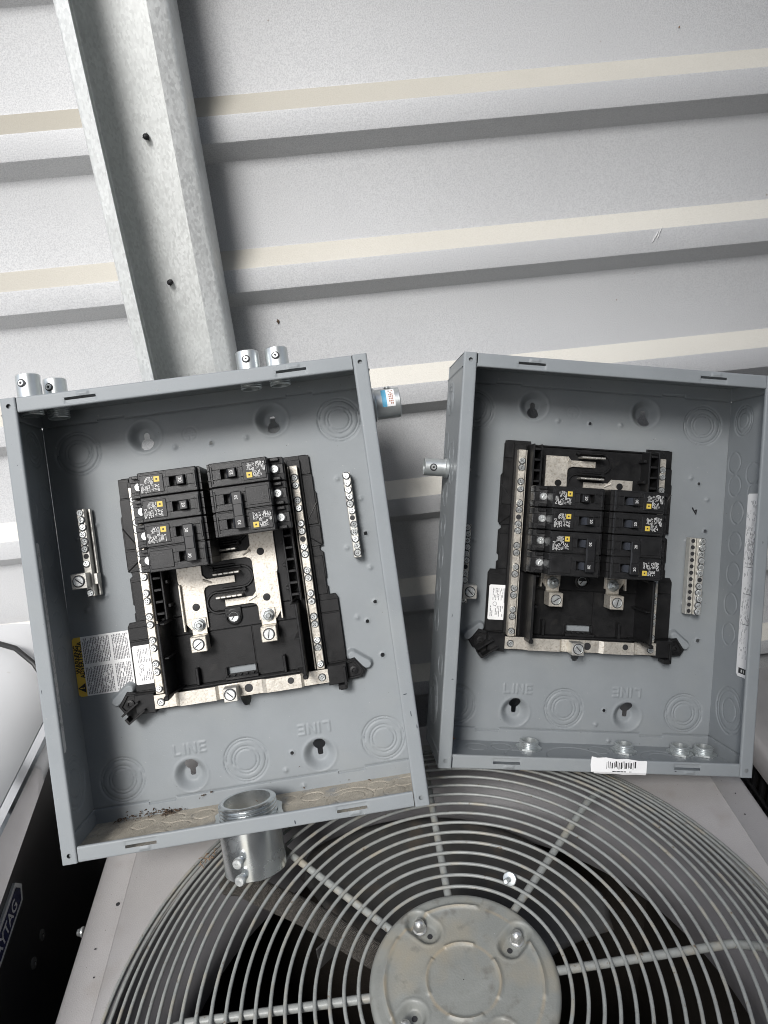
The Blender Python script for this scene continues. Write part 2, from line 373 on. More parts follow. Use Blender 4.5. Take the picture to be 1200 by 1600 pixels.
# ------------------------------------------------------------------ corrugated wall
PW = 154.0; YP = 887.5; RIB = 19.6; Z0 = H0 + 82.9; B1, FW, B2 = 18.8, 25.8, 17.9
wall = tag(empty('corrugated_wall', (0, YP * .001, 0)), 'pale grey corrugated metal wall with horizontal ribs and dusty ledges', 'wall')
m = M(); X0, X1 = -2600, 2600
zs = []
for k in range(-14, 10):
    zt = Z0 - k * PW
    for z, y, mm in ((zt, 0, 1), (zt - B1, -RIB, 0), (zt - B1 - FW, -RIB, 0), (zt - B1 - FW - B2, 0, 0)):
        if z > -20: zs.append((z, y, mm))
xs = np.linspace(X0, X1, 27)
rows = []
for i, (z, y, mm) in enumerate(zs):                     # bend each crease over three short facets so that edges catch light
    prev = zs[i - 1] if i else (z + 50, y, 0); nxt = zs[i + 1] if i < len(zs) - 1 else (max(z - 60, 0), y, 0)
    p, a, b = Vector((y, z)), Vector((prev[1], prev[0])), Vector((nxt[1], nxt[0]))
    d1 = (a - p).normalized() * 2.2; d2 = (b - p).normalized() * 2.2
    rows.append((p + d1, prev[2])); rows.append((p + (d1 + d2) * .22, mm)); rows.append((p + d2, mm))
vs = [(x, r.x + 0.5 * math.sin(x * .004 + r.y * .011), r.y) for r, _ in rows for x in xs]
fs = []; mi = []
for j in range(len(rows) - 1):
    for i in range(len(xs) - 1):
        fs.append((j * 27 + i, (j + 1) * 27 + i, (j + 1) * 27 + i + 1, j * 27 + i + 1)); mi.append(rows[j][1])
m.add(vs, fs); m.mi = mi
m.build('wall_sheet', [MT['wall'], MT['wall_dust_shade']], wall, 20)
def speck(x, y, z, r, mt, parent, name):
    m = M(); pts = [(x + r * (1 + .5 * random.uniform(-1, 1)) * math.cos(a), z + 1.3 * r * (1 + .6 * random.uniform(-1, 1)) * math.sin(a)) for a in np.linspace(0, 2 * math.pi, 9)[:-1]]
    vs = [(a, y - .3, b) for a, b in pts] + [(x, y - r * .6, z)]
    m.add(vs, [((i + 1) % 8, i, 8) for i in range(8)]); return m.build(name, mt, parent)
dm = M()
for sx_, sz_, ln_ in ((384, -96, 9), (388, -92, 8), (381, -101, 7), (386, -98, 6)):
    a = random.uniform(-1, 1)
    dm.tube([(sx_ + ln_ * .5 * math.cos(a + t) * (t - .5), -RIB - 1.2, H0 + sz_ + ln_ * (t - .5)) for t in (0, .35, .7, 1)], [.3, .8, .6, .2], 5)
dm.build('insect_husk', MT['dirty_white'], wall)
speck(-69, -.5, H0 - 155, 2.0, MT['leaf'], wall, 'mud_speck')
for i in range(26):
    xx, zz = random.uniform(-80, 560), H0 + random.uniform(-180, 260)
    speck(xx, -RIB * 0 - .3, zz, random.uniform(.4, .9), MT['straw'], wall, 'mud_speck')

# added unseen wall behind the camera, placed to shade the right half
m = M(); HX0 = -380.0
m.box(HX0, 7000, -1560, -1360, 0, 5600, 12); m.box(HX0 - 40, 7040, -1600, -1320, 5600, 5660, 8)
for k in range(28): m.box(HX0 + 4, 6990, -1364, -1352, 40 + k * 198, 228 + k * 198, 6)
tag(m.build('added_shade_wall', MT['shade_wall']), kind='structure')

# ------------------------------------------------------------------ galvanized post (lipped channel, open side to the camera)
YL, YW = 803.0, 864.5
post = tag(empty('steel_post', (-.170, .83, 0)), 'galvanized lipped channel post running up the corrugated wall', 'post')
ox, oy = -170.0, 830.0
m = M(); t = 1.9
xl, xr = -222.5, -119.5
def arc(cx, cy, r, a0, a1, n=5): return [(cx + r * math.cos(math.radians(a0 + (a1 - a0) * k / n)), cy + r * math.sin(math.radians(a0 + (a1 - a0) * k / n))) for k in range(n + 1)]
outer = [(xl + 15, YL - 2.2)] + arc(xl + 4, YL + 5.5, 4, 260, 180) + arc(xl + 4, YW - 4, 4, 180, 90) + arc(xr - 4, YW - 4, 4, 90, 0) + arc(xr - 6, YL + 8.5, 6, 0, -72) + [(xr - 19, YL - 2.4)]
inner = [(xl + 15.2, YL - 2.2 + t)] + arc(xl + 4, YL + 5.5, 4 - t, 260, 180) + arc(xl + 4, YW - 4, 4 - t, 180, 90) + arc(xr - 4, YW - 4, 4 - t, 90, 0) + arc(xr - 6, YL + 8.5, 6 - t, 0, -72) + [(xr - 18.4, YL - 2.4 + t)]
prof = [(a - ox, b - oy) for a, b in outer + inner[::-1]]
nz = 13; zz = np.linspace(0, H0 + 1450, nz); N = len(prof)
vs = [(x, y, z) for z in zz for x, y in prof]
fs = [(k * N + i, k * N + (i + 1) % N, (k + 1) * N + (i + 1) % N, (k + 1) * N + i) for k in range(nz - 1) for i in range(N)]
# shallow stiffening crease on the web: two long flutes
m.add(vs, fs)
m.build('channel', MT['galv'], post, 40)
for sx_, sz_ in ((-174.6, 50), (-180.5, -95.7)):
    m = M(); m.lathe([(2.6, 0), (2.6, -3), (2.2, -6), (1.4, -8), (.2, -10)], (sx_ - ox, YW - oy - t, H0 + sz_), 'y', 10)
    for k in range(3): m.lathe([(2.3, -1.2 - 2 * k), (3.2, -2.0 - 2 * k), (2.3, -2.8 - 2 * k)], (sx_ - ox, YW - oy - t, H0 + sz_), 'y', 10, cap=False)
    for k in range(7):
        a = random.uniform(0, 6.28); rr_ = random.uniform(2.6, 5)
        m.tube([(sx_ - ox + 2 * math.cos(a), YW - oy - t - .6, H0 + sz_ + 2 * math.sin(a)), (sx_ - ox + rr_ * math.cos(a), YW - oy - t - random.uniform(1, 3), H0 + sz_ + rr_ * math.sin(a))], [.7, .25], 5)
    m.build('screw', MT['ink'], post)

# ------------------------------------------------------------------ panel geometry shared by both boxes
W2, H2, D = 181.0, 228.5, 97.0
def gs(d, s_): return np.exp(-(d / s_) ** 2)
def sstep(x, a, b):
    t_ = np.clip((x - a) / (b - a), 0, 1); return t_ * t_ * (3 - 2 * t_)
KO_BACK = [(146, 180), (146, -185), (-146, -185), (-146, 180), (-9.5, -184.7)]
BUMPS = [(-40.5, 173), (39.5, 173.2), (-137.3, 99), (-136.8, 19.5), (-158.9, 6.4), (134.9, 113.3), (157.9, 87.3), (134.9, 34), (157.9, 8.3), (135.6, -45.5), (32.5, -203.2), (49.8, -223), (-159, 86)]
HOLES = [(0, 172.2, 1.9), (158, 47.6, 2.1), (157.8, -30.8, 2.0), (146.3, -51.3, 2.0), (157.9, -91.6, 2.4), (42, -185, 2.0), (-147.3, 105.7, 1.8), (145.6, 106.7, 1.9)]
DIM = [(-72, 189.6, 1), (70.5, 189.6, 1), (-71.5, -191.5, -1), (72.5, -191.5, -1)]
LET = {'L': [[(0, 10), (0, 0), (6.2, 0)]], 'I': [[(0, 0), (0, 10)]], 'N': [[(0, 0), (0, 10), (7.5, 0), (7.5, 10)]], 'E': [[(6.5, 10), (0, 10), (0, 0), (6.5, 0)], [(0, 5), (5.8, 5)]]}
def line_strokes():
    out = []
    for ch, x in zip('LINE', (0, 11.5, 16, 28)):
        for st in LET[ch]: out.append([(x + a, b) for a, b in st])
    return out
def seg_d(U, V, a, b):
    ax, ay = a; bx, by = b; dx, dy = bx - ax, by - ay; L_ = dx * dx + dy * dy
    t_ = np.clip(((U - ax) * dx + (V - ay) * dy) / L_, 0, 1); return np.hypot(U - ax - t_ * dx, V - ay - t_ * dy)
def line_field(U, V):
    d = np.full(U.shape, 99.0)
    for st in line_strokes():
        for a, b in zip(st[:-1], st[1:]):
            d = np.minimum(d, seg_d(U, V, (-86.5 + a[0], -167.3 + a[1]), (-86.5 + b[0], -167.3 + b[1])))
            d = np.minimum(d, seg_d(U, V, (87.3 - a[0], -156.6 - a[1]), (87.3 - b[0], -156.6 - b[1])))
    return d
def ko(U, V, cx, cy, radii, dep=1.0, tie=True):
    r = np.hypot(U - cx, V - cy); a = np.arctan2(V - cy, U - cx); h = 0
    for k, q in enumerate(radii):
        g_ = dep * gs(r - q, .7)
        if tie:
            for ta in (0.0 + .35 * k, math.pi - .2 + .3 * k): g_ = g_ * (1 - gs(np.angle(np.exp(1j * (a - ta))) * q, 2.6))
        h = h - g_
    if len(radii) > 2: h = h - .45 * sstep(r, radii[0] + .6, radii[0] - .6) + .3 * sstep(r, radii[1] + .6, radii[1] - .6)
    return h
def lip(c, s_, notch_s):
    """edge step of the folded end lips: |v| past 212.5, with a shallow notch"""
    lim = 213.2 + np.where((np.abs(s_) > 90) & (np.abs(s_) < 120.5), 2.3 * notch_s, 0.0)
    return 1.1 * sstep(np.abs(c), lim - .55, lim + .55) - 1.1 * gs(np.abs(c) - lim + .9, .7)
def back_h(U, V):
    h = np.zeros(U.shape)
    for cx, cy in KO_BACK: h += ko(U, V, cx, cy, (24.5, 21.4, 15.5, 12.0))
    for cx, cy in BUMPS: h += 1.9 * gs(np.hypot(U - cx, V - cy), 2.4)
    for cx, cy, r in HOLES: h += .8 * gs(np.hypot(U - cx, V - cy) - r - .4, .9)
    for cx, cy, s_ in DIM:
        r = np.hypot(U - cx, V - cy); h += -9.5 * sstep(r, 18.5, 8.0) + .5 * gs(r - 19, 1.5)
    h += .95 * sstep(line_field(U, V), 1.7, .5)
    r = np.hypot(U + 22, V - 185.4); ins = r < 7.6
    sym = np.minimum(np.minimum(seg_d(U, V, (-28.5, 184.5), (-15.5, 184.5)), seg_d(U, V, (-22, 184.5), (-22, 179.5))), np.minimum(seg_d(U, V, (-26, 187.2), (-18, 187.2)), seg_d(U, V, (-24, 189.6), (-20, 189.6))))
    h += -.45 * gs(r - 8, .7) - .45 * gs(sym, .7) * ins
    h += np.where(V > 0, lip(V, U, 1), lip(V, U, 1.2)) * (np.abs(V) > 200)
    for s_ in (-1, 1):                                     # formed saddles that receive the two feet of the interior
        d = seg_d(U, V, (s_ * 131 - 7 * s_, -86), (s_ * 131 + 8 * s_, -97.5)); h += 8.0 * sstep(d, 7.6, 4.0)
    return h + .25 * np.sin(U * .018 + 1) * np.sin(V * .014)
def back_holes(U, V):
    d = np.full(U.shape, 99.0)
    for cx, cy, r in HOLES: d = np.minimum(d, np.hypot(U - cx, V - cy) - r)
    for cx, cy, s_ in DIM:
        d = np.minimum(d, np.hypot(U - cx - .5, V - (181.2 if s_ > 0 else -180.8)) - 6.9)
        d = np.minimum(d, seg_d(U, V, (cx + .5, s_ * 182), (cx + .5, s_ * 191.5)) - 3.0)
    d = np.minimum(d, seg_d(U, V, (0, -112), (0, -121.5)) - 5.6 + np.clip((-V - 117) * .33, 0, 4))
    return d
SIDE_KO = [(186, 30, (19, 15, 9.5)), (134.5, 17, (13,)), (106, 21, (13,)), (120, 57, (13,)), (97, 62, (12,)), (72.6, 30, (13.4,)), (35.3, 30, (13.4,)), (-2, 30, (13.4,)), (-39.5, 29, (13.4,)), (-76.5, 29, (13.4,)), (-168, 41, (28, 23, 14.5)), (-120, 73, (12,))]
END_KO = [(-160, 23.5, (11.8,)), (-123.2, 24, (11.8,)), (-90.8, 21, (11.8,)), (-58.7, 22.5, (11.8,)), (-80.2, 44, (12,)), (-102, 63, (12,)), (60, 24.5, (11.8,)), (131.6, 23, (11.8,)), (162, 23.5, (11.8,)), (102, 43, (25, 16)), (149.6, 45, (12,)), (-8, 50, (34,)), (30, 22, (11.8,))]
def side_h(U, V):
    h = np.zeros(U.shape)
    for y, z, rs in SIDE_KO: h += ko(U, V, y, z, rs, 1.0)
    h += lip(U, V * 0, 0) * (np.abs(U) > 200)
    return h + .3 * np.sin(U * .02) * np.sin(V * .03)
def end_h(U, V):
    h = np.zeros(U.shape)
    for x, z, rs in END_KO: h += ko(U, V, x, z, rs, 1.1)
    return h
SLOTS = (-104.5, 103.5)
def flange_h(U, V):                     # U along the edge, V across it: 0 = outer edge, 15 = inner edge
    e = np.minimum(V, 15 - V); h = -np.where(e < 1.6, 1.6 - np.sqrt(np.clip(1.6 ** 2 - (1.6 - e) ** 2, 0, None)), 0)
    for c in SLOTS:
        h += 1.3 * sstep(np.maximum(np.abs(U - c - 3) / 7, np.abs(V - 4.2) / 2.6), 1.0, .45)
        h -= .7 * sstep(np.maximum(np.abs(U - c) / 17, np.abs(V - 10.5) / 2.4), 1.0, .8)
    return h + .12 * np.sin(U * .06)
def slot_d(U, V):
    d = np.full(U.shape, 99.0)
    for c in SLOTS: d = np.minimum(d, np.maximum(np.abs(U - c) - 15.2, np.abs(V - 7.6) - 1.35))
    return d
def rim_h(U, V):
    e = np.minimum(V, 15 - V); return -np.where(e < 2.0, 2.0 - np.sqrt(np.clip(4 - (2 - e) ** 2, 0, None)), 0)
def rim_d(U, V):
    return np.minimum(np.hypot(U - 220.4, V - 7.9), np.hypot(U + 220.4, V - 7.9)) - 2.3

edge_v = np.array([0, .25, .6, 1.1, 1.7, 2.5, 3.6, 4.8, 5.6, 6.2, 6.9, 7.6, 8.3, 8.95, 9.6, 10.4, 11.4, 12.4, 13.3, 13.9, 14.4, 14.75, 15.0])

def build_enclosure(root, dusty):
    P = MT['panel']
    ob = {}
    sheet('back_plate', grid(-W2, W2, 1.0), grid(-H2, H2, 1.0), back_h, lambda U, V, h: (U, V, h), P, root, back_holes)
    sheet('side_wall', grid(-H2, H2, 1.0), grid(0, D - 1.8, 1.06), side_h, lambda U, V, h: (-W2 + h, U, V), P, root, flip=False)
    sheet('side_wall', grid(-H2, H2, 1.0), grid(0, D - 1.8, 1.06), side_h, lambda U, V, h: (W2 - h, U, V), P, root, flip=True)
    sheet('end_wall', grid(-W2 + .3, W2 - .3, 1.0), grid(0.3, D - 1.8, 1.06), end_h, lambda U, V, h: (U, H2 - .4 - h, V), P, root)
    sheet('end_wall', grid(-W2 + .3, W2 - .3, 1.0), grid(0.3, D - 1.8, 1.06), end_h, lambda U, V, h: (U, -H2 + .4 + h, V), MT['panel_dusty'] if dusty else P, root, flip=True)
    for s_ in (-1, 1):
        f = sheet('side_flange', np.unique(np.concatenate([grid(-H2, H2, 3.0), grid(-224, -217, .6), grid(217, 224, .6)])), edge_v, rim_h,
                  (lambda U, V, h: (-W2 + V, U, D + h)) if s_ < 0 else (lambda U, V, h: (W2 - V, U, D + h)), P, root, rim_d, flip=s_ > 0)
        m = M(); m.quad((s_ * 166, -H2, D - 2), (s_ * 166, H2, D - 2), (s_ * 166, H2, D - 3.4), (s_ * 166, -H2, D - 3.4)); m.quad((s_ * 166, -H2, D - 3.4), (s_ * 166, H2, D - 3.4), (s_ * 179, H2, D - 3.4), (s_ * 179, -H2, D - 3.4))
        for e in (-1, 1):
            m.quad((s_ * 166, e * H2, D - 3.4), (s_ * 166, e * H2, D - 2), (s_ * 181, e * H2, D - 2), (s_ * 181, e * H2, D - 3.4))
            m.quad((s_ * 166, e * H2, D - 2), (s_ * 168, e * H2, D), (s_ * 179, e * H2, D), (s_ * 181, e * H2, D - 2))
        m.build('flange_hem', P, f, 0)
        f = sheet('end_flange', np.unique(np.concatenate([grid(-165.2, 165.2, 3.0), grid(-121, -88, .7), grid(87, 120, .7)])), edge_v, flange_h,
                  (lambda U, V, h: (U, H2 - V, D - .6 + h)) if s_ > 0 else (lambda U, V, h: (U, -H2 + V, D - .6 + h)), P, root, slot_d, flip=s_ > 0)
        y = s_ * 213.5
        m = M(); m.quad((-165.2, y, D - 2.2), (165.2, y, D - 2.2), (165.2, y, D - 3.6), (-165.2, y, D - 3.6)); m.quad((-165.2, y, D - 3.6), (165.2, y, D - 3.6), (165.2, y + s_ * 4, D - 3.6), (-165.2, y + s_ * 4, D - 3.6))
        m.build('flange_hem', P, f, 0)

# ---- small reusable hardware (prototype meshes, placed by copying)
def proto(m, name, mats, smooth=35):
    o = m.build(name, mats, None, smooth); COL.objects.unlink(o); return o

m = M(); m.lathe([(3.6, -1.5), (3.6, 1.0), (2.9, 1.9), (1.9, 1.9), (1.7, .9)], n=14, cap=False); m.cur = 1; m.lathe([(1.75, .95), (.1, .9)], n=10, cap=False); m.cur = 0
for a in (0, math.pi / 2):
    m.T = Matrix.Rotation(a + .4, 4, 'Z'); m.box(-2.5, 2.5, -.45, .45, .75, 1.97)
m.T = None; m.cur = 1; m.lathe([(3.5, -.34), (4.45, -.34)], n=14, cap=False); m.cur = 0  # dark ring and recess, here and on other screws, are painted shade
P_SCREW = proto(m, 'screw', [MT['screw'], MT['ink']])
m = M(); m.lathe([(5.6, -2), (5.6, 1.2), (5.0, 1.8), (4.9, 1.4), (.2, 1.4)], n=20)
m.cur = 1; m.box(-4.5, 4.5, -.55, .55, 1.2, 1.46); m.lathe([(5.5, .04), (6.6, .04)], n=20, cap=False); m.cur = 0
P_BIG = proto(m, 'screw', [MT['screw'], MT['ink']])
m = M(); m.lathe([(3.0, -4), (3.0, 1.6), (2.4, 2.2), (1.5, 2.2), (1.2, 1.2)], n=12, cap=False); m.cur = 1; m.lathe([(1.3, 1.25), (.1, 1.25)], n=10, cap=False); m.lathe([(2.9, .5), (4.3, .25)], n=14, cap=False)
P_SET = proto(m, 'set_screw', [MT['screw'], MT['ink']])
m = M(); m.lathe([(4.4, -2), (4.4, .6), (3.8, 1.4), (2.3, 1.4), (2.0, .2), (.2, .2)], n=16)
for q in range(2):
    m.T = Matrix.Rotation(q * 1.571, 4, 'Z'); m.box(-3.4, 3.4, -.5, .5, .3, 1.6)
m.T = None; m.cur = 1; m.lathe([(4.3, -.3), (5.4, -.3)], n=16, cap=False); m.cur = 0
P_TERM = proto(m, 'terminal_screw', [MT['screw'], MT['ink']])
# lug nut with stud
m = M(); m.lathe([(7.4, 0), (7.4, 1.0), (6.2, 1.6)], n=20); m.lathe([(5.9, 1.6), (5.9, 5.2), (5.0, 6.2), (3.0, 6.2)], n=6, cap=False); m.lathe([(2.7, 1), (2.7, 10), (2.0, 11)], n=12)
P_NUT = proto(m, 'lug_nut', [MT['zinc']], 30)

# ---- circuit breakers. x points from the centre line outwards for the right-hand column; the left one is the same turned by 180 degrees
PITCH = 25.6; ZT = 78.0
def breaker_body(poles, thrown):
    """thrown: +1 handle towards the outer end, -1 towards the bus"""
    m = M()
    full = [(3.6, 16), (3.6, ZT - 6), (6.5, ZT - 6), (6.5, ZT - 1), (7.5, ZT), (64.5, ZT), (65.5, ZT - 1), (66.5, 58), (73, 56.5), (79.5, 56), (80.5, 53), (80.5, 40), (76, 38), (76, 16)]
    notch = [(3.6, 16), (3.6, ZT - 6), (6.5, ZT - 6), (6.5, ZT - 1), (7.5, ZT), (17.6, ZT), (17.6, ZT - 11), (34.2, ZT - 11), (34.2, ZT), (64.5, ZT), (65.5, ZT - 1), (66.5, 58), (73, 56), (80.5, 52), (80.5, 40), (76, 38), (76, 16)]
    for p in range(poles):
        y = -PITCH * p
        lo, hi = y - 12.3, y + 12.3
        m.prism_y(full, y + 4.7, hi, .7); m.prism_y(full, lo, y - 4.7, .7); m.prism_y(notch, y - 4.7, y + 4.7)
        if p: m.box(7.5, 64, hi - .5, lo + PITCH + 1, 20, ZT - 1.6)
        # label plateau, finger rail and mould lines
        m.box(40, 63.6, y - 9.3, y + 9.3, ZT - .5, ZT + .9, .5)
        for xx in (11.5, 37.2): m.box(xx, xx + .5, y - 11.2, y + 11.2, ZT - .2, ZT + .28)
        for yy in (10.9, -10.9): m.box(12, 63, y + yy - .25, y + yy + .25, ZT - .2, ZT + .3)
        m.box(7.6, 9.4, y - 8.6, y + 8.6, ZT - .3, ZT + 1.1, .3)
        m.box(16.6, 17.6, y - 5.6, y + 5.6, ZT - .5, ZT + .7, .2); m.box(34.2, 35.2, y - 5.6, y + 5.6, ZT - .5, ZT + .7, .2)
        # ledges either side of the wire terminal
        for yy in (-11.8, 8.2): m.box(67, 76, y + yy, y + yy + 3.4, 50, 61, .5)
        m.box(67, 79.5, y - 8, y + 8, 48, 55.4, .4)
    return m
def handle_mesh(poles, thrown):
    m = M()
    for p in range(poles):
        y = -PITCH * p
        a, b = (25.6, 33.4) if thrown > 0 else (18.4, 26.2)
        far = (23.2, 25.6) if thrown > 0 else (26.2, 28.6)
        m.prism_y([(a, ZT - 9), (b, ZT - 9), (b, ZT + 6.2), (b - .8, ZT + 7), (a + .8, ZT + 7), (a, ZT + 6.2)], y - 4.4, y + 4.4, .5)
        m.cur = 1
        m.prism_y([(far[0], ZT - 9), (far[1], ZT - 9), (far[1], ZT + (5 if thrown > 0 else -3)), (far[0], ZT + (-3 if thrown > 0 else 5))], y - 4.2, y + 4.2); m.cur = 0
    if poles == 2:
        a, b = (26.0, 36.6) if thrown > 0 else (15.4, 26)
        m.box(a, b, -PITCH - 6.2, 6.2, ZT + 5.2, ZT + 8.6, .9)
        m.box(a + .8, b - .8, -PITCH + 6.5, -6.5, ZT + 5, ZT + 9.2, .5)
    return m
def micro_print(m, x0, x1, y0, y1, z, row, fill=.6, vertical=False, hgt=.62, fr=None):
    """rows of small illegible marks standing for fine print"""
    if vertical:
        x = x0
        while x < x1 - row * .4:
            y = y0
            while y < y1:
                L_ = random.uniform(.5, 2.6) * row
                if random.random() < fill: 
                    q = [(x, y, z), (x + row * hgt, y, z), (x + row * hgt, min(y + L_, y1), z), (x, min(y + L_, y1), z)]
                    m.quad(*[fr(*p) for p in q] if fr else q)
                y += L_ + row * .3
            x += row
    else:
        y = y0
        while y < y1 - row * .4:
            x = x0
            while x < x1:
                L_ = random.uniform(.5, 2.6) * row
                if random.random() < fill:
                    q = [(x, y, z), (min(x + L_, x1), y, z), (min(x + L_, x1), y + row * hgt, z), (x, y + row * hgt, z)]
                    m.quad(*[fr(*p) for p in q] if fr else q)
                x += L_ + row * .3
            y += row
def stamp(y):
    """the white rating stamp: uneven clusters of tiny characters"""
    m = M(); z = ZT + .98
    for cx, cy, w_, h_ in ((61.2, 3.5, 2.6, 9), (58.2, 5, 2.8, 6), (58, -3.6, 2.2, 5), (55, 4.6, 2.4, 7), (54.8, -4.6, 2.6, 5), (51.6, -2.5, 2.8, 9), (51.4, 5.6, 1.8, 3.4), (48, 3.5, 2.4, 5.5), (45.4, 4.4, 2.0, 6.4)):
        x = cx - w_ / 2
        while x < cx + w_ / 2:
            yy = cy - h_ / 2
            while yy < cy + h_ / 2:
                L_ = random.uniform(.5, 1.5)
                if random.random() < .74: m.rect(x, x + random.uniform(.5, .8), y + yy, y + yy + L_, z)
                yy += L_ + .25
            x += 1.12
    return m
def make_breaker(poles, rating, thrown):
    body = proto(breaker_body(poles, thrown), 'circuit_breaker', [MT['breaker']], 30)
    hd = proto(handle_mesh(poles, thrown), 'handle', [MT['handle'], MT['handle_side']], 30)
    kids = [hd]
    ys = -PITCH * (poles - 1)
    st = stamp(ys); kids.append(proto(st, 'rating_stamp', [MT['white_ink']], 0))
    m = M(); m.rect(43.6, 49.2, ys - 7.0, ys - 1.4, ZT + 1.02); m.cur = 1; m.rect(45.5, 47.3, ys - 5.1, ys - 3.3, ZT + 1.06)
    kids.append(proto(m, 'yellow_logo_square', [MT['logo'], MT['ink']], 0))
    m = M()
    for p in range(poles):
        xx = 29.5 if thrown > 0 else 22.3
        zz_ = ZT + (8.75 if poles == 2 else 7.1)
        put_text(m, rating, 4.6, (xx + (1.6 if poles == 2 and thrown > 0 else 0), -PITCH * p, zz_), math.pi / 2, .05)
    kids.append(proto(m, 'handle_number', [MT['white_ink']], 0))
    return body, kids
BR = {}
def put_breaker(root, side, row, poles, rating, thrown_right):
    """side -1/+1 column; thrown_right: handle position as seen from the front"""
    thrown = (1 if thrown_right else -1) * side
    key = (poles, rating, thrown)
    if key not in BR: BR[key] = make_breaker(*key)
    body, kids = BR[key]
    yc = 128.5 - PITCH * (row - 1)
    b = body.copy(); COL.objects.link(b); b.parent = root
    if side > 0: place(b, (0, yc, 0))
    else: place(b, (0, yc - PITCH * (poles - 1), 0), (0, 0, math.pi))
    for k in kids:
        c = k.copy(); COL.objects.link(c); c.parent = b; c.location = (0, 0, 0); c.rotation_euler = (0, 0, 0)
    for p in range(poles):
        inst(P_TERM, b, (70.4, -PITCH * p, 57.6), (0, 0, random.uniform(0, 3)))
    return b

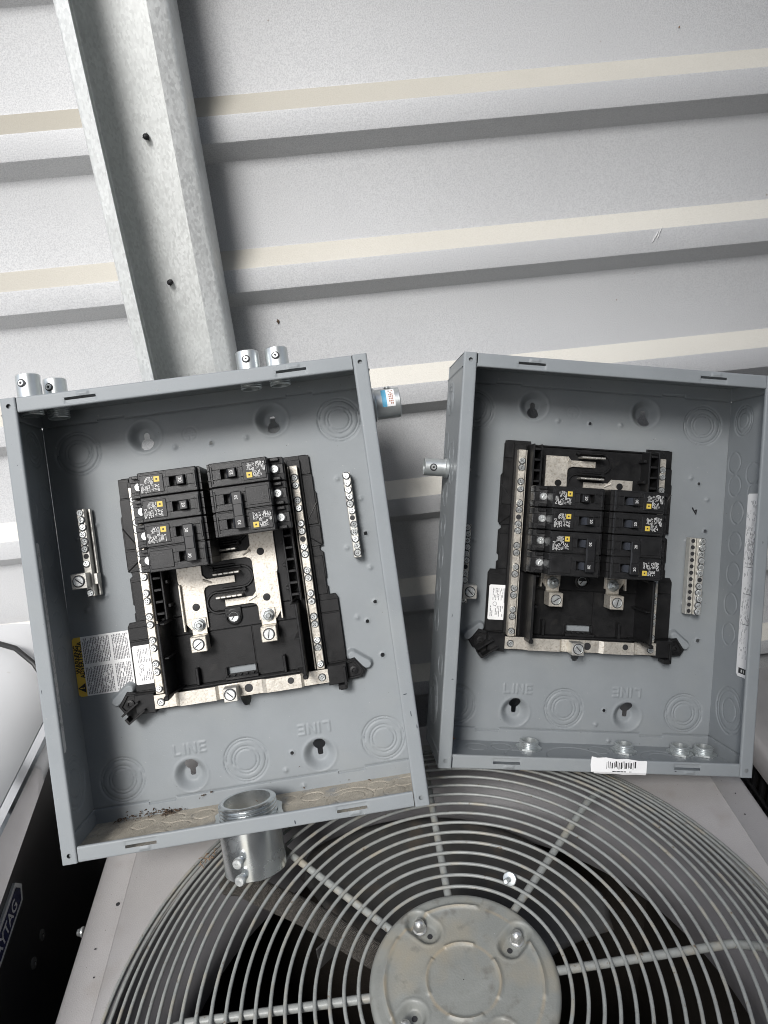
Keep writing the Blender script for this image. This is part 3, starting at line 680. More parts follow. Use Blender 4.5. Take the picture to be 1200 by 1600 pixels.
NB_Y = [119.5, 111, 94.3, 85.6, 68.5, 60, 42.7, 34.3, 16.5, 7.9, -9.2, -18, -35.1, -43.6, -61, -69.5, -87.6]
def build_interior(root):
    # black carrier plate with stepped wings
    m = M()
    half = [(74, 145), (103, 145), (106.6, 141), (106.8, 122.6), (107, 104.5), (109, 101.5), (109, 44), (104.8, 39.5), (104.8, 36.5), (108, 34), (108, 5), (104.6, 2), (104.6, -2), (108, -5), (108, -14.2), (114.8, -14.2), (117.5, -19), (117.5, -91), (93, -113)]
    for s_ in (-1, 1):
        poly = [(s_ * x, y) for x, y in half + [(15.5, -113), (15.5, 139), (74, 139)]]
        m.prism(poly[::-1] if s_ > 0 else poly, 1.2, 4.0, .6)
    m.box(-15.6, 15.6, -78.8, 139, 1.2, 3.95); m.box(-15.6, 15.6, -112.8, -86.5, 1.2, 3.95)
    m.build('carrier_plate', MT['black'], root, 30)
    for s_ in (-1, 1):
        m = M()
        def bx(a, b, *r): m.box(min(s_ * a, s_ * b), max(s_ * a, s_ * b), *r)
        bx(94.5, 106.2, 122.9, 144.3, 3.5, 5.2, .5); bx(93.5, 107, 66, 121.8, 3.5, 5.6, .5); bx(93.5, 108.2, 41, 64, 3.5, 5.2, .5)
        bx(93.5, 106.4, -13.5, 30, 3.5, 5.0, .5); bx(94, 116.8, -34, -20, 3.5, 5.4, .5); bx(94, 116.8, -90, -35.2, 3.5, 5.8, .5)
        a_, b_ = (94.5, 106.3) ; m.tube([(s_ * 95, 70, 5.6), (s_ * 108, 90, 5.6)], .8, 5); m.tube([(s_ * 95, 52, 5.2), (s_ * 108, 42, 5.2)], .8, 5)
        bx(80.5, 95.5, -92, 140, 3.5, 9.5, .6)
        m.build('wing_panel', MT['black'], root, 30)
    m = M()
    m.box(-76, 76, -14.8, 139, 3.6, 7.0, .6); m.box(-73, 73, -35.5, -15.6, 3.6, 6.2, .4); m.box(-72, -15, -92, -36.3, 3.6, 5.0, .4); m.box(-16, 17, -78.6, -36.3, 3.6, 5.0, .4); m.box(18, 72, -92, -36.3, 3.6, 5.0, .4)
    m.box(-75, 75, 139.2, 141, 3.6, 9, .4)
    m.build('bus_tray', MT['black'], root, 30)
    for s_ in (-1, 1):                                     # clip rails that catch the outer feet of the breakers
        m = M()
        def bx(a, b, *r): m.box(min(s_ * a, s_ * b), max(s_ * a, s_ * b), *r)
        bx(76.5, 78.6, -14, 140, 4, 33, .5); bx(66.2, 68.4, -14, 140, 4, 30, .5)
        for k in range(12):
            y = 134 - 12.8 * k
            bx(68.4, 76.5, y - 1.4, y + 1.4, 6, 31, .4)
        for k in range(6):
            y = 128.5 - PITCH * k; bx(62.5, 66.2, y - 2, y + 2, 6, 24, .5)
        m.build('clip_rail', MT['black'], root, 30)
    for s_ in (-1, 1):                                     # tall side walls of the lower wiring bay
        m = M(); 
        def bx(a, b, *r): m.box(min(s_ * a, s_ * b), max(s_ * a, s_ * b), *r)
        bx(71, 74, -91.5, -15, 4, 52, .7)
        for y in (-16.5, -52.5): bx(66, 73, y - 1, y + 1, 4, 48, .4)
        m.prism_y([(s_ * 62, 4), (s_ * 74, 4), (s_ * 74, 50), (s_ * 70.5, 50)][::1 if s_ > 0 else -1], -92.4, -90.4)
        bx(70, 75.5, -95.5, -90.5, 30, 54, 1.2)
        m.build('bay_wall', MT['black'], root, 30)
    m = M()
    m.box(-74, 74, -94.5, -92, 4, 14, .5); m.box(-95, 95, -110.8, -94.5, 3, 15.5, .6)
    for x in (-47, 49): m.box(x - 1.6, x + 1.6, -91.8, -73, 5, 15, .6)
    m.box(-18, 19, -92, -88.5, 5, 12, .6)
    for x in (-15, -8, -1, 6, 13): m.box(x - 1.2, x + 1.2, -88.7, -87, 5, 11, .4)
    for x in (-16.6, 17): m.box(x - .9, x + .9, -88, -78.5, 4, 7.5, .3)
    m.build('strap_ledge', MT['black'], root, 30)
    # bus bars: two forked tin plated bars with stabs
    zb = 8.2
    def fork(s_, arms):
        m = M(); yt = 129 if s_ < 0 else 104
        m.prism([(s_ * 28, yt), (s_ * 28, -31), (s_ * 46, -33), (s_ * 54, -22), (s_ * 54, 18), (s_ * 55.5, 24), (s_ * 55.5, yt)][::1 if s_ > 0 else -1], zb, zb + 2.0, .35)
        for y in arms:
            x0, x1 = -s_ * 7, s_ * 28.5
            poly = [(s_ * 28.2, y + 1), (s_ * 24, y - 3.8), (x0, y - 3.8), (x0, y - 11.6), (s_ * 22, y - 11.6), (s_ * 26.5, y - 13.5), (s_ * 28.2, y - 17)]
            m.prism(poly[::-1] if s_ > 0 else poly, zb + .02, zb + 1.9, .3)
            m.tube([(s_ * 19, y - 8.6, zb + 1.6), (s_ * 28, y - 4.2, zb + 1.6)], 1.5, 8)
        lipx = s_ * 52.5
        m.box(min(lipx, lipx + s_ * 2), max(lipx, lipx + s_ * 2), -32, 20, zb, zb + 7, .4)
        o = m.build('bus_bar', MT['tin'], root, 30)
        for y in (96, 44.2, -7):
            m = M(); m.lathe([(4.2, .1), (4.2, 2.05), (3.0, 2.15), (.2, 2.15)], (s_ * 39, y, zb), n=20)
            m.build('hole_plug', MT['black'], o)
        for y in arms:
            m = M(); x0 = -14.5
            for k in range(5): m.box(x0 + k * 5.9, x0 + k * 5.9 + 5.2, y - 1.15, y + 1.15, zb, zb + 15 + random.uniform(-.5, .5), .5)
            m.box(x0, x0 + 28.8, y - .9, y + .9, zb - 1, zb + 13, .2)
            m.build('stab', MT['bar'], o, 30)
    fork(-1, [128.5, 128.5 - 2 * PITCH, 128.5 - 4 * PITCH]); fork(1, [128.5 - PITCH, 128.5 - 3 * PITCH, 128.5 - 5 * PITCH])
    # moulded channels that wrap round each stab
    m = M()
    for k in range(6):
        y = 128.5 - PITCH * k; s_ = -1 if k % 2 == 0 else 1
        cy = y - 6
        pts = [(s_ * 16, cy + 11.5), (-s_ * 12, cy + 11.5)]
        pts += [(-s_ * 15 - s_ * 11.6 * math.sin(a), cy + 11.6 * math.cos(a)) for a in np.linspace(.1, math.pi - .1, 9)]
        pts += [(-s_ * 12, cy - 11.6), (s_ * 8, cy - 11.6)]
        m.tube([(x, yy, 8.5) for x, yy in pts], 1.5, 6)
        m.box(-14, 16, y + 4.2, y + 6.4, 6, 13.5, .6)
        m.lathe([(2.4, 0), (2.4, 8), (1.8, 8.6)], (s_ * 16, y + 5.4, 6), n=10)
    m.build('stab_channel', MT['black'], root, 40)
    m = M(); m.lathe([(9, 0), (9, 5.5), (7.6, 6), (7.6, 2.5), (.3, 2.5)], (0, -23.5, 4), n=22); m.box(-9, 9, -23.5, -13, 4, 9.5, .5)
    m.build('screw_boss', MT['black'], root); inst(P_BIG, root, (0, -23.5, 8), (0, 0, .9))
    # main lugs
    for s_, rot in ((-1, .6), (1, 1.35)):
        x = s_ * 38
        m = M(); m.box(x - 8.2, x + 8.2, -37, -19, 10.2, 12.4, .4)
        m.box(x - 8.6, x + 8.6, -54, -37.2, 8, 28.5, .8)
        lg = m.build('main_lug', MT['tin'], root, 30)
        inst(P_NUT, lg, (x, -26.5, 12.4), (.0, .12, random.uniform(0, 1))); inst(P_BIG, lg, (x, -45.6, 28.6), (0, 0, rot))
    # neutral bars and the bolted cross strap
    for s_ in (-1, 1):
        m = M(); x = s_ * 88
        m.box(x - 4.3, x + 4.3, -93.5, 133, 9.4, 19.4, .5); m.box(x - s_ * 6.2 - .7, x - s_ * 6.2 + .7, -93.5, 133, 9, 16, .3)
        nb = m.build('neutral_bar', MT['tin'], root, 30)
        for y in NB_Y: inst(P_SCREW, nb, (x, y, 19.8), (random.uniform(-.06, .06), random.uniform(-.06, .06), random.uniform(0, 3)))
        m = M(); m.lathe([(3.2, 0), (3.2, .2), (.1, .22)], (x, 51.2, 19.3), n=16); m.build('empty_hole', MT['ink'], nb)
    m = M(); prof = [(-95, 17), (-72, 17), (-67, 21.5), (-28, 21.5), (-25, 18), (4, 18), (22, 18), (27, 21.5), (65, 21.5), (68, 17), (95, 17)]
    y0, y1 = -109.2, -94.4; vs = []; nP = len(prof)
    for x, z in prof:
        for dz in (0, 2.2): vs += [(x, y0, z + dz), (x, y1, z + dz)]
    fs = []
    for i in range(nP - 1):
        a, b = i * 4, (i + 1) * 4
        fs += [(a + 2, b + 2, b + 3, a + 3), (a, a + 1, b + 1, b), (a, b, b + 2, a + 2), (a + 1, a + 3, b + 3, b + 1)]
    fs += [(0, 2, 3, 1), ((nP - 1) * 4, (nP - 1) * 4 + 1, (nP - 1) * 4 + 3, (nP - 1) * 4 + 2)]
    m.add(vs, fs); stp = m.build('neutral_strap', MT['tin'], root, 25)
    m = M(); m.lathe([(4.6, 0), (4.6, .2), (.1, .25)], (7.4, -101.6, 20.2), n=18); m.lathe([(3.6, 0), (3.6, .2), (.1, .25)], (54, -100, 23.7), n=18); m.build('empty_hole', MT['ink'], stp)
    for s_ in (-1, 1): inst(P_SCREW, stp, (s_ * 88, -102.6, 19.6), (0, 0, .5))
    m = M(); m.box(-17.6, -2.8, -110, -95.2, 20.4, 38.5, .7); lg = m.build('neutral_lug', MT['bar'], root, 30); inst(P_BIG, lg, (-10.2, -102, 38.6), (0, 0, -.8))
    # feet that hook into the saddles
    for s_ in (-1, 1):
        m = M()
        P_ = lambda pts: [(s_ * x, y) for x, y in pts][::1 if s_ > 0 else -1]
        m.prism(P_([(94.6, -113), (116, -112), (116, -91), (94.6, -91.5)]), 1, 19, .8)
        m.prism(P_([(112, -92), (121, -89), (126, -88), (137, -103), (132, -111), (118, -112), (112, -112)]), 1.2, 9, .8)
        pts = [(114, -93.5), (123, -91.5), (126, -92), (133.5, -103.5), (130, -108.8), (119, -109.6), (114, -109)]
        m.tube([(s_ * x, y, 10) for x, y in pts], 1.2, 6, closed=True)
        m.lathe([(4.5, 0), (4.5, 3), (2.4, 3.4), (2.0, 1.5), (.2, 1.5)], (s_ * 123.5, -101.5, 8.6), n=14)
        if s_ < 0:
            m.T = Matrix.Translation((-114, -107, 14)) @ Matrix.Rotation(math.radians(34), 4, 'Z')
            m.box(-15, 8, 4.5, 6.7, -5, 12, .4); m.box(-15, 8, -6.5, -4.3, -5, 12, .4); m.box(-15.5, 8, -6.5, 6.7, -6, -3, .4); m.box(-16, -13.2, -6.5, 1, -5, 10, .4); m.T = None
        else:
            m.box(111.5, 114.6, -118, -94, 6, 22, .5); m.box(104.5, 114.6, -118.5, -113.5, 6, 22, .6); m.box(106.3, 112.7, -119.6, -115.2, 8, 20, .4)
        m.build('mounting_foot', MT['black'], root, 30)

def ground_bar(root, x, ytop, n, step, skip_hole, lug_i, wide, lugx=0):
    m = M(); L_ = 95.5
    m.box(x - 4.2, x + 4.2, ytop - L_, ytop, 4, 18.5, .6)
    if wide: m.box(x - 12.6 if wide < 0 else x + 4.6, x - 4.6 if wide < 0 else x + 12.6, ytop - L_, ytop, 3, 13, .5)
    gb = m.build('ground_bar', MT['bar'], root, 30)
    if wide:
        m = M()
        for i in range(n):
            xx = x + wide * 8.6; m.lathe([(2.6, 0), (2.6, .25), (.1, .25)], (xx, ytop - 4.0 - step * i, 12.9), n=12)
        m.build('wire_hole', MT['ink'], gb)
    for i in range(n):
        y = ytop - 4.0 - step * i
        if i == skip_hole:
            m = M(); m.lathe([(2.9, 0), (2.9, .2), (.1, .25)], (x, y, 18.4), n=14); m.build('empty_hole', MT['ink'], gb); continue
        if lug_i is not None and abs(i - lug_i) < 1.3: continue
        inst(P_SCREW, gb, (x + random.uniform(-.9, .9), y, 19 + random.uniform(-.4, .4)), (random.uniform(-.1, .1), random.uniform(-.1, .1), random.uniform(0, 3)))
    if lug_i is not None:
        y = ytop - 4.0 - step * lug_i
        m = M(); m.box(x - 8.4 + lugx, x + 8.4 + lugx, y - 8.4, y + 8.4, 14, 31, .7); m.box(x - 6, x + 8 , y - 6, y + 6, 4, 16, .4)
        lg = m.build('ground_lug', MT['bar'], gb, 30)
    return gb, (None if lug_i is None else (x + lugx, ytop - 4.0 - step * lug_i, 31.2))

def connector(root, c, ax, sgn, r, out_len, in_len, screws, side_r=None, label=None, locknut=True):
    """set-screw conduit connector through a wall: ax 'x' or 'y', sgn the outward direction"""
    m = M(); o = out_len * sgn; i = -in_len * sgn
    prof = [(r * .84, o * .2), (r * .84, o), (r * .93, o), (r, o * .97)] + ([(r, o * .02), (r * .92, 0)] if r > 20 else [(r, o * .22), (r * 1.02, o * .18), (r * 1.12, o * .14), (r * 1.12, o * .03), (r * .92, 0)])
    n = 40 if r > 20 else 24
    nthr = max(3, int(in_len / (1.9 if r < 20 else 3.4)))
    for k in range(nthr):
        a, b = i * k / nthr, i * (k + 1) / nthr
        prof += [(r * .875, a), (r * .94, a + (b - a) * .4), (r * .94, a + (b - a) * .6), (r * .875, b)]
    prof += [(r * .82, i * 1.02), (r * .76, i), (r * .76, o * .2)]
    if sgn * (1 if ax != 'y' else 1) > 0: prof = prof[::-1]
    m.lathe(prof, c, ax, n, closed=True)
    cn = m.build('conduit_connector', MT['zinc'] if r < 20 else MT['zinc_bright'], root, 30)
    if locknut:
        m = M(); k = 24; pts = []
        R_ = r * (1.28 if r < 20 else 1.2)
        t0, t1 = (-.6 * sgn, -(2.2 + r * .06) * sgn)
        vs = []; fs = []
        for rr_, hh in ((r * .95, t0), (R_, t0), (R_, t1), (r * .95, t1)):
            for q in range(k):
                a = 2 * math.pi * q / k; rq = rr_ if rr_ < R_ else R_ * (1.0 if q % 4 in (0, 1) else .9)
                p, s_ = rq * math.cos(a), rq * math.sin(a)
                vs.append((c[0] + s_, c[1] + hh, c[2] + p) if ax == 'y' else (c[0] + hh, c[1] + p, c[2] + s_))
        for j in range(4):
            fs += [(j * k + q, j * k + (q + 1) % k, ((j + 1) % 4) * k + (q + 1) % k, ((j + 1) % 4) * k + q) for q in range(k)]
        m.add(vs, fs); m.build('locknut', MT['zinc'], cn, 30)
    return cn

def set_screw(cn, p, d):
    q = Vector(d).to_track_quat('Z', 'Y').to_euler()
    o = inst(P_SET, cn, p, q); return o

# ================================================================== the two boxes
def panel_matrix(rows, t_):
    A = Matrix([list(r) for r in rows])
    a0 = Vector((A[0][0], A[1][0], A[2][0])).normalized(); a2 = Vector((A[0][2], A[1][2], A[2][2])); a2 = (a2 - a0 * a2.dot(a0)).normalized(); a1 = a2.cross(a0)
    B = Matrix((a0, a1, a2)).transposed().to_4x4()
    return Matrix.Translation([c * .001 for c in t_]) @ B
ML = panel_matrix([[0.999, -0.029, 0.025], [0.035, 0.442, -0.896], [0.015, 0.897, 0.443]], (-149.1, 699.6, H0 - 416.3))
MR = panel_matrix([[0.985, 0.17, 0.038], [-0.035, 0.407, -0.913], [-0.171, 0.898, 0.406]], (271.2, 760.4, H0 - 462.1))

left = tag(empty('electrical_panel', mtx=ML), 'open grey electrical panel with yellow warning label, leaning on the steel post', 'electrical panel', 'open electrical panels')
build_enclosure(left, True); build_interior(left)
def lab(o, t_): o['label'] = t_
lab(put_breaker(left, -1, 1, 1, '20', True), 'single pole breaker marked 20, topmost of the left column')
lab(put_breaker(left, -1, 2, 1, '20', True), 'single pole breaker marked 20, between the top breaker and the double breaker')
lab(put_breaker(left, -1, 3, 2, '30', True), 'double breaker with tied handles marked 30, in the left column')
lab(put_breaker(left, 1, 1, 1, '20', True), 'single pole breaker marked 20, topmost of the right column')
lab(put_breaker(left, 1, 2, 2, '30', True), 'double breaker with tied handles marked 30, in the right column')
gb, lp = ground_bar(left, -146.2, 117.2, 12, 7.95, 6, 9.2, 0, -6.8); inst(P_BIG, gb, lp, (0, 0, 2.4))
m = M(); m.box(-140.9, -138.9, 21.8, 116.8, 3, 9, .3); m.build('bar_backing', MT['bar'], gb)
gb, _ = ground_bar(left, 145.3, 118, 12, 7.85, 6, None, 0)

def warning_label(root):
    x0, x1, y0, y1, z = -181, -116.5, -87.5, -22, .75
    m = M(); r = 3; pts = []
    for cx, cy, a0 in ((x1 - r, y1 - r, 0), (-171, y1, 99), (-171, y0, 99), (x1 - r, y0 + r, -90)):
        if a0 == 99: pts.append((cx, cy, z))
        else: pts += [(cx + r * math.cos(math.radians(a0 + k * 22.5)), cy + r * math.sin(math.radians(a0 + k * 22.5)), z) for k in range(5)]
    m.add(pts, [tuple(range(len(pts)))])
    wl = m.build('warning_label', MT['white'], root, 0)
    m = M(); pts = [(-171, y1, z), (x0 + 3.2, y1, z), (x0 + .8, y1 - 2.5, z), (x0 + .8, y0 + 2.5, z), (x0 + 3.2, y0, z), (-171, y0, z)]
    m.add(pts, [tuple(range(6))]); m.build('yellow_band', MT['yellow'], wl, 0)
    m = M()
    put_text(m, 'WARNING', 6.6, (-177.2, -46, z + .12), math.pi / 2, .2, sx=.98); put_text(m, 'ADVERTENCIA', 6.6, (-172.9, -47.0, z + .12), math.pi / 2, .2, sx=.92)
    m.add([(-171.6, -72.6, z + .12), (-171.6, -83.6, z + .12), (-180.2, -78.1, z + .12)], [(0, 2, 1)])
    m.build('warning_words', MT['ink'], wl, 0)
    m = M(); m.rect(-177.6, -174.4, -78.7, -77.5, z + .2); m.rect(-173.7, -172.7, -78.7, -77.5, z + .2); m.build('warning_triangle', MT['yellow'], wl, 0)
    m = M()
    for a, b in ((-169.2, -139), (-137, -119.5)):
        for c, d in ((-53, -24), (-86, -56)):
            micro_print(m, a, b, c + random.uniform(0, 2), d, z + .12, 1.75, .9, True, .55)
    m.build('small_print', MT['grey_ink'], wl, 0)
warning_label(left)
def rating_label(root, y1):
    m = M(); x0, x1, z = -115.2, -93.4, 6.2; y0 = y1 - 43
    pts = [(x0 + 1.5, y1, z), (x0, y1 - 1.5, z), (x0, y0 + 1.2, z), (x0 + 1.2, y0, z), (x1, y0, z), (x1, y1, z)]
    m.add(pts, [tuple(range(6))]); rl = m.build('rating_label', MT['white'], root, 0)
    m = M(); micro_print(m, x0 + 5, x1 - 3.5, y0 + 24, y1 - 4, z + .1, 1.7, .75, True, .4); micro_print(m, x0 + 2.5, x1 - 3.5, y0 + 4, y0 + 17, z + .1, 2.1, .6, True, .4)
    m.lathe([(2.6, 0), (2.6, .05), (2.1, .05), (2.1, 0)], (x0 + 8, y0 + 19.5, z + .06), n=18, closed=True); m.rect(x1 - 2.8, x1 - 1.2, y0 + 21, y1 - 4, z + .1)
    m.build('small_print', MT['grey_ink'], rl, 0)
rating_label(left, -40)
def wall_label(root, s_, mt, y0, y1, z0, z1, dense):
    fr = lambda y, z, k: (s_ * (W2 - 1.0) - s_ * k, y, z)
    m = M(); pts = [fr(y1 - 2, z0, 0), fr(y1, z0 + 2, 0), fr(y1, z1, 0), fr(y0, z1, 0), fr(y0, z0 + 3, 0), fr(y0 + 3, z0, 0)]
    m.add(pts, [tuple(range(6))]); wl = m.build('wiring_label', mt, root, 0)
    m = M(); 
    micro_print(m, y0 + 22, y1 - 8, z0 + 2, z1 - 2, .15, 2.0, dense, False, .3, fr=fr)
    micro_print(m, y1 - 84, y1 - 46, z0 + 7, z1 - 3, .2, 1.3, .5, False, .5, fr=fr)
    if s_ > 0:
        for a in (y0 + 62, y0 + 98, y0 + 130): m.quad(fr(a, z0 + 5, .2), fr(a + .7, z0 + 5, .2), fr(a + .7, z1, .2), fr(a, z1, .2))
        put_text(m, 'UL', 6, (y1 - 42, z0 + 12, .25), math.pi / 2, fr=fr)
    m.build('small_print', MT['grey_ink'], wl, 0)
    if s_ > 0:
        m = M(); m.quad(*[fr(a, b, .2) for a, b in ((y0 + 4, z0 + 5), (y0 + 10.5, z0 + 5), (y0 + 10.5, z1 - 1), (y0 + 4, z1 - 1))]); m.build('logo_block', MT['ink'], wl, 0)
        m = M(); m.quad(*[fr(a, b, .35) for a, b in ((y0 + 5.5, z0 + 10), (y0 + 9, z0 + 10), (y0 + 9, z0 + 13), (y0 + 5.5, z0 + 13))]); m.quad(*[fr(a, b, .35) for a, b in ((y0 + 5.5, z0 + 15), (y0 + 9, z0 + 15), (y0 + 9, z0 + 16.3), (y0 + 5.5, z0 + 16.3))]); m.build('logo_mark', MT['white_ink'], wl, 0)
wall_label(left, -1, MT['dirty_white'], -131, 85.5, 53, 82, .6)

# conduit fittings on the left box
for x, z in ((-165.5, 61), (-150.5, 30)):
    cn = connector(left, (x, H2, z), 'y', 1, 12.0, 29, 13, 1); set_screw(cn, (x - 2, H2 + 19, z + 11.8), (-.15, 0, 1))
for x, z in ((57.5, 45), (88.5, 45)):
    cn = connector(left, (x, H2, z), 'y', 1, 12.2, 29, 11, 1); set_screw(cn, (x - .5, H2 + 19, z + 12), (-.05, 0, 1))
cn = connector(left, (W2, 184, 42), 'x', 1, 16.2, 32, 9, 1); set_screw(cn, (W2 + 20, 184 + 16, 44), (0, 1, .1))
fr = lambda a, h, k: (W2 + a, 184 + (16.35 + k) * math.sin(h), 42 + (16.35 + k) * math.cos(h))
m = M(); hs = np.linspace(-.35, .95, 10)
for a, b in zip(hs[:-1], hs[1:]): m.quad(fr(17, a, 0), fr(26, a, 0), fr(26, b, 0), fr(17, b, 0))
st = m.build('maker_sticker', MT['white'], cn, 0)
m = M()
for a, b in zip(hs[:-1], hs[1:]): m.quad(fr(12, a, 0), fr(17, a, 0), fr(17, b, 0), fr(12, b, 0))
m.build('blue_band', MT['blue_ink'], st, 0)
m = M()
for k in range(7):
    h = -.2 + k * .15
    for a in (19.5, 21.2, 22.9):
        if random.random() < .8: m.quad(fr(a, h, .12), fr(a + 1.2, h, .12), fr(a + 1.2, h + .1, .12), fr(a, h + .1, .12))
m.build('small_print', MT['red_ink'], st, 0)
cn = connector(left, (-5, -H2, 54), 'y', -1, 32.0, 53, 19.5, 2); cn['label'] = 'large conduit connector with two set screws through the bottom wall'
for yy in (-36, -53):
    m = M(); d = Vector((-.27, 0, 1)).normalized(); q = d.to_track_quat('Z', 'Y').to_matrix().to_4x4()
    c0 = Vector((-5, -H2 + yy + 8, 54)) + d * 31.5
    m.T = Matrix.Translation(c0) @ q
    m.lathe([(3.6, -1), (3.6, 7)], n=12); 
    for k in range(4): m.lathe([(3.6, 1 + 1.6 * k), (4.2, 1.8 + 1.6 * k), (3.6, 2.6 + 1.6 * k)], n=12, cap=False)
    m.lathe([(5.4, 7), (5.4, 9.5), (4.4, 11.2), (1.6, 11.4), (1.2, 9.8), (.2, 9.8)], n=16); m.box(-4.2, 4.2, -.6, .6, 10, 11.6); m.T = None
    m.build('set_screw', MT['screw'], cn, 35)

right = tag(empty('electrical_panel', mtx=MR), 'open grey electrical panel with barcode sticker on its bottom edge, tilted on the condenser corner', 'electrical panel', 'open electrical panels')
build_enclosure(right, False); build_interior(right)
lab(put_breaker(right, -1, 3, 1, '20', False), 'single pole breaker with its handle thrown to the left')
lab(put_breaker(right, -1, 4, 1, '20', True), 'single pole breaker between the left-thrown one and the double breaker')
put_breaker(right, -1, 5, 2, '20', True); put_breaker(right, 1, 3, 1, '20', True); put_breaker(right, 1, 4, 1, '20', True); put_breaker(right, 1, 5, 2, '20', True)
gb, lp = ground_bar(right, -149, 39.2, 12, 7.95, 6, 9.6, 0, 5.0); inst(P_BIG, gb, lp, (0, 0, -.75))
gb, _ = ground_bar(right, 145.4, 38.6, 12, 7.95, 6, None, -1)
rating_label(right, -33.5)
wall_label(right, 1, MT['white'], -121.5, 96, 52, 84, .32)
for x in (-58.5, 60.5, 132, 162):
    connector(right, (x, -H2, 23.5), 'y', -1, 12.2, 9, 10.5, 0)
cn = connector(right, (-W2, 103.5, 42), 'x', -1, 10.2, 29, 9, 1); set_screw(cn, (-W2 - 19, 103, 52), (0, -.1, 1))
m = M(); top = [(-8.6, -209.6), (-2, -211), (8, -210.4), (20, -212), (33, -211.4), (46, -213.2), (55, -213.0), (55.6, -214)]
bot = [(55.4, -229.6), (44, -229.2), (30, -230), (18, -228.7), (4, -229.3), (-5, -228.6), (-8.2, -227.0), (-9.4, -219)]
fr = lambda x, y, k: (x, y, D + .35 + k - (max(0, -227.2 - y) * .6))
m.add([fr(x, y, 0) for x, y in top] + [fr(x, -226.8, 0) for x in (55.6, 44, 30, 18, 4, -5)] , [tuple(range(14))[::-1]])
m.add([fr(x, -226.8, 0) for x in (55.6, 44, 30, 18, 4, -5)] + [fr(x, y, 0) for x, y in bot[:6]], [(i, i + 1, 7 + i, 6 + i) for i in range(5)])
m.add([fr(-5, -226.8, 0), fr(-8.2, -227, 0), fr(-9.4, -219, 0), fr(-8.6, -209.6, 0)], [(0, 3, 2, 1)])
bs = m.build('barcode_sticker', MT['white'], right, 0)
m = M(); x = 9.0
for i, w_ in enumerate((.5, .5, .9, 1.5, .7, 1.7, .6, 1.0, 1.6, .6, .5, 1.9, .8, .5, 1.6, .6, 1.7, 1.2)):
    if x + w_ > 43: break
    m.rect(x, x + w_, -223.5 + random.uniform(0, 2.5), -213.9 - random.uniform(0, 2.2), D + .5); x += w_ + random.choice((.55, .8, 1.3))
micro_print(m, 16, 38, -226.4, -224.6, D + .5, 1.7, .8, False, .6)
m.build('barcode', MT['ink'], bs, 0)
m = M()
for a, b in (((139, 76), (144.6, 68)), ((144.5, 73.6), (141.8, 71.5)), ((144.9, 74), (144.2, 67.8)), ((139, 76), (140.6, 75.4))):
    m.tube([(a[0], a[1], .4), (b[0], b[1], .4)], .75, 5)
m.build('pen_mark', MT['ink'], right)

for root, spots in ((left, ((171.5, -116, 2.6, .8), (174.6, -137, .7, 3.4), (178.8, -150, .7, 3), (-172, 162, .6, .6), (-178, -60, .5, 2.5), (40, -221, 2.2, 1.2), (46, -224, .8, 2.6), (-30, 218, 1.8, .6))), (right, ((-176, -60, .5, 2.2), (-171, -130, 1.4, .6), (20, 217, 1.6, .6), (90, -224, 1.8, .6), (174, 40, .5, 2)))):
    for x, y, a, b in spots:
        m = M(); z = D - .05 if abs(x) > 166 else D - .65
        m.add([(x + a * math.cos(t_) * random.uniform(.5, 1.2), y + b * math.sin(t_) * random.uniform(.5, 1.2), z + .1) for t_ in np.linspace(0, 5.4, 7)], [tuple(range(7))]); m.build('paint_chip', MT['handle_side'], root, 0)

# loose bits lying in the boxes
def bits(name, mtx, items, mt, label, cat):
    m = M()
    for x, y, z, r, n in items:
        for k in range(n):
            c = Vector((x + random.gauss(0, r), y + abs(random.gauss(0, r * .35)), z + random.gauss(0, r * .7)))
            s_ = random.uniform(.3, .75) * (1.3 if r > 2.5 else 1); d = Vector((random.gauss(0, 1), random.gauss(0, .4), random.gauss(0, 1))).normalized()
            m.tube([tuple(c - d * s_ * 2.2), tuple(c + Vector((0, s_ * .8, 0))), tuple(c + d * s_ * 2.2)], [s_ * .3, s_ * .8, s_ * .25], 5)
    o = m.build(name, mt); o.matrix_world = mtx; return tag(o, label, cat, kind='stuff')
yb = -H2 + 1.6
bits('dry_debris', ML, [(-98, yb, 7, 4.0, 60), (-150, yb, 5, 4, 16), (-138, yb, 4, 9, 30), (-120, yb, 4, 4, 12), (-112, yb, 5, 8, 22), (-86, yb, 4, 3, 6), (-60, -215, 4, 1.5, 10), (-52, -213, 3, 1.2, 8), (60, yb, 20, 60, 8)], MT['leaf'], 'brown leaf crumbs along the dusty bottom of the panel with the yellow label', 'debris')
m = M()
for k in range(5):
    c = Vector((-150.5 + random.uniform(-3, 3), yb + 1 + random.uniform(0, 4), 12 + random.uniform(-3, 3))); a = random.uniform(0, 3)
    m.add([tuple(c + Vector((math.cos(a + t_) * random.uniform(1.5, 3.6), random.uniform(-1, 1.6), math.sin(a + t_) * random.uniform(1.5, 3.4)))) for t_ in np.linspace(0, 5.5, 6)] + [tuple(c + Vector((0, 1.5, 0)))], [(i, (i + 1) % 6, 6) for i in range(6)])
o = m.build('leaf_fragment', MT['leaf2'], None, 0); o.matrix_world = MR; tag(o, 'curled orange leaf fragment on the bottom wall of the barcode panel', 'leaf')
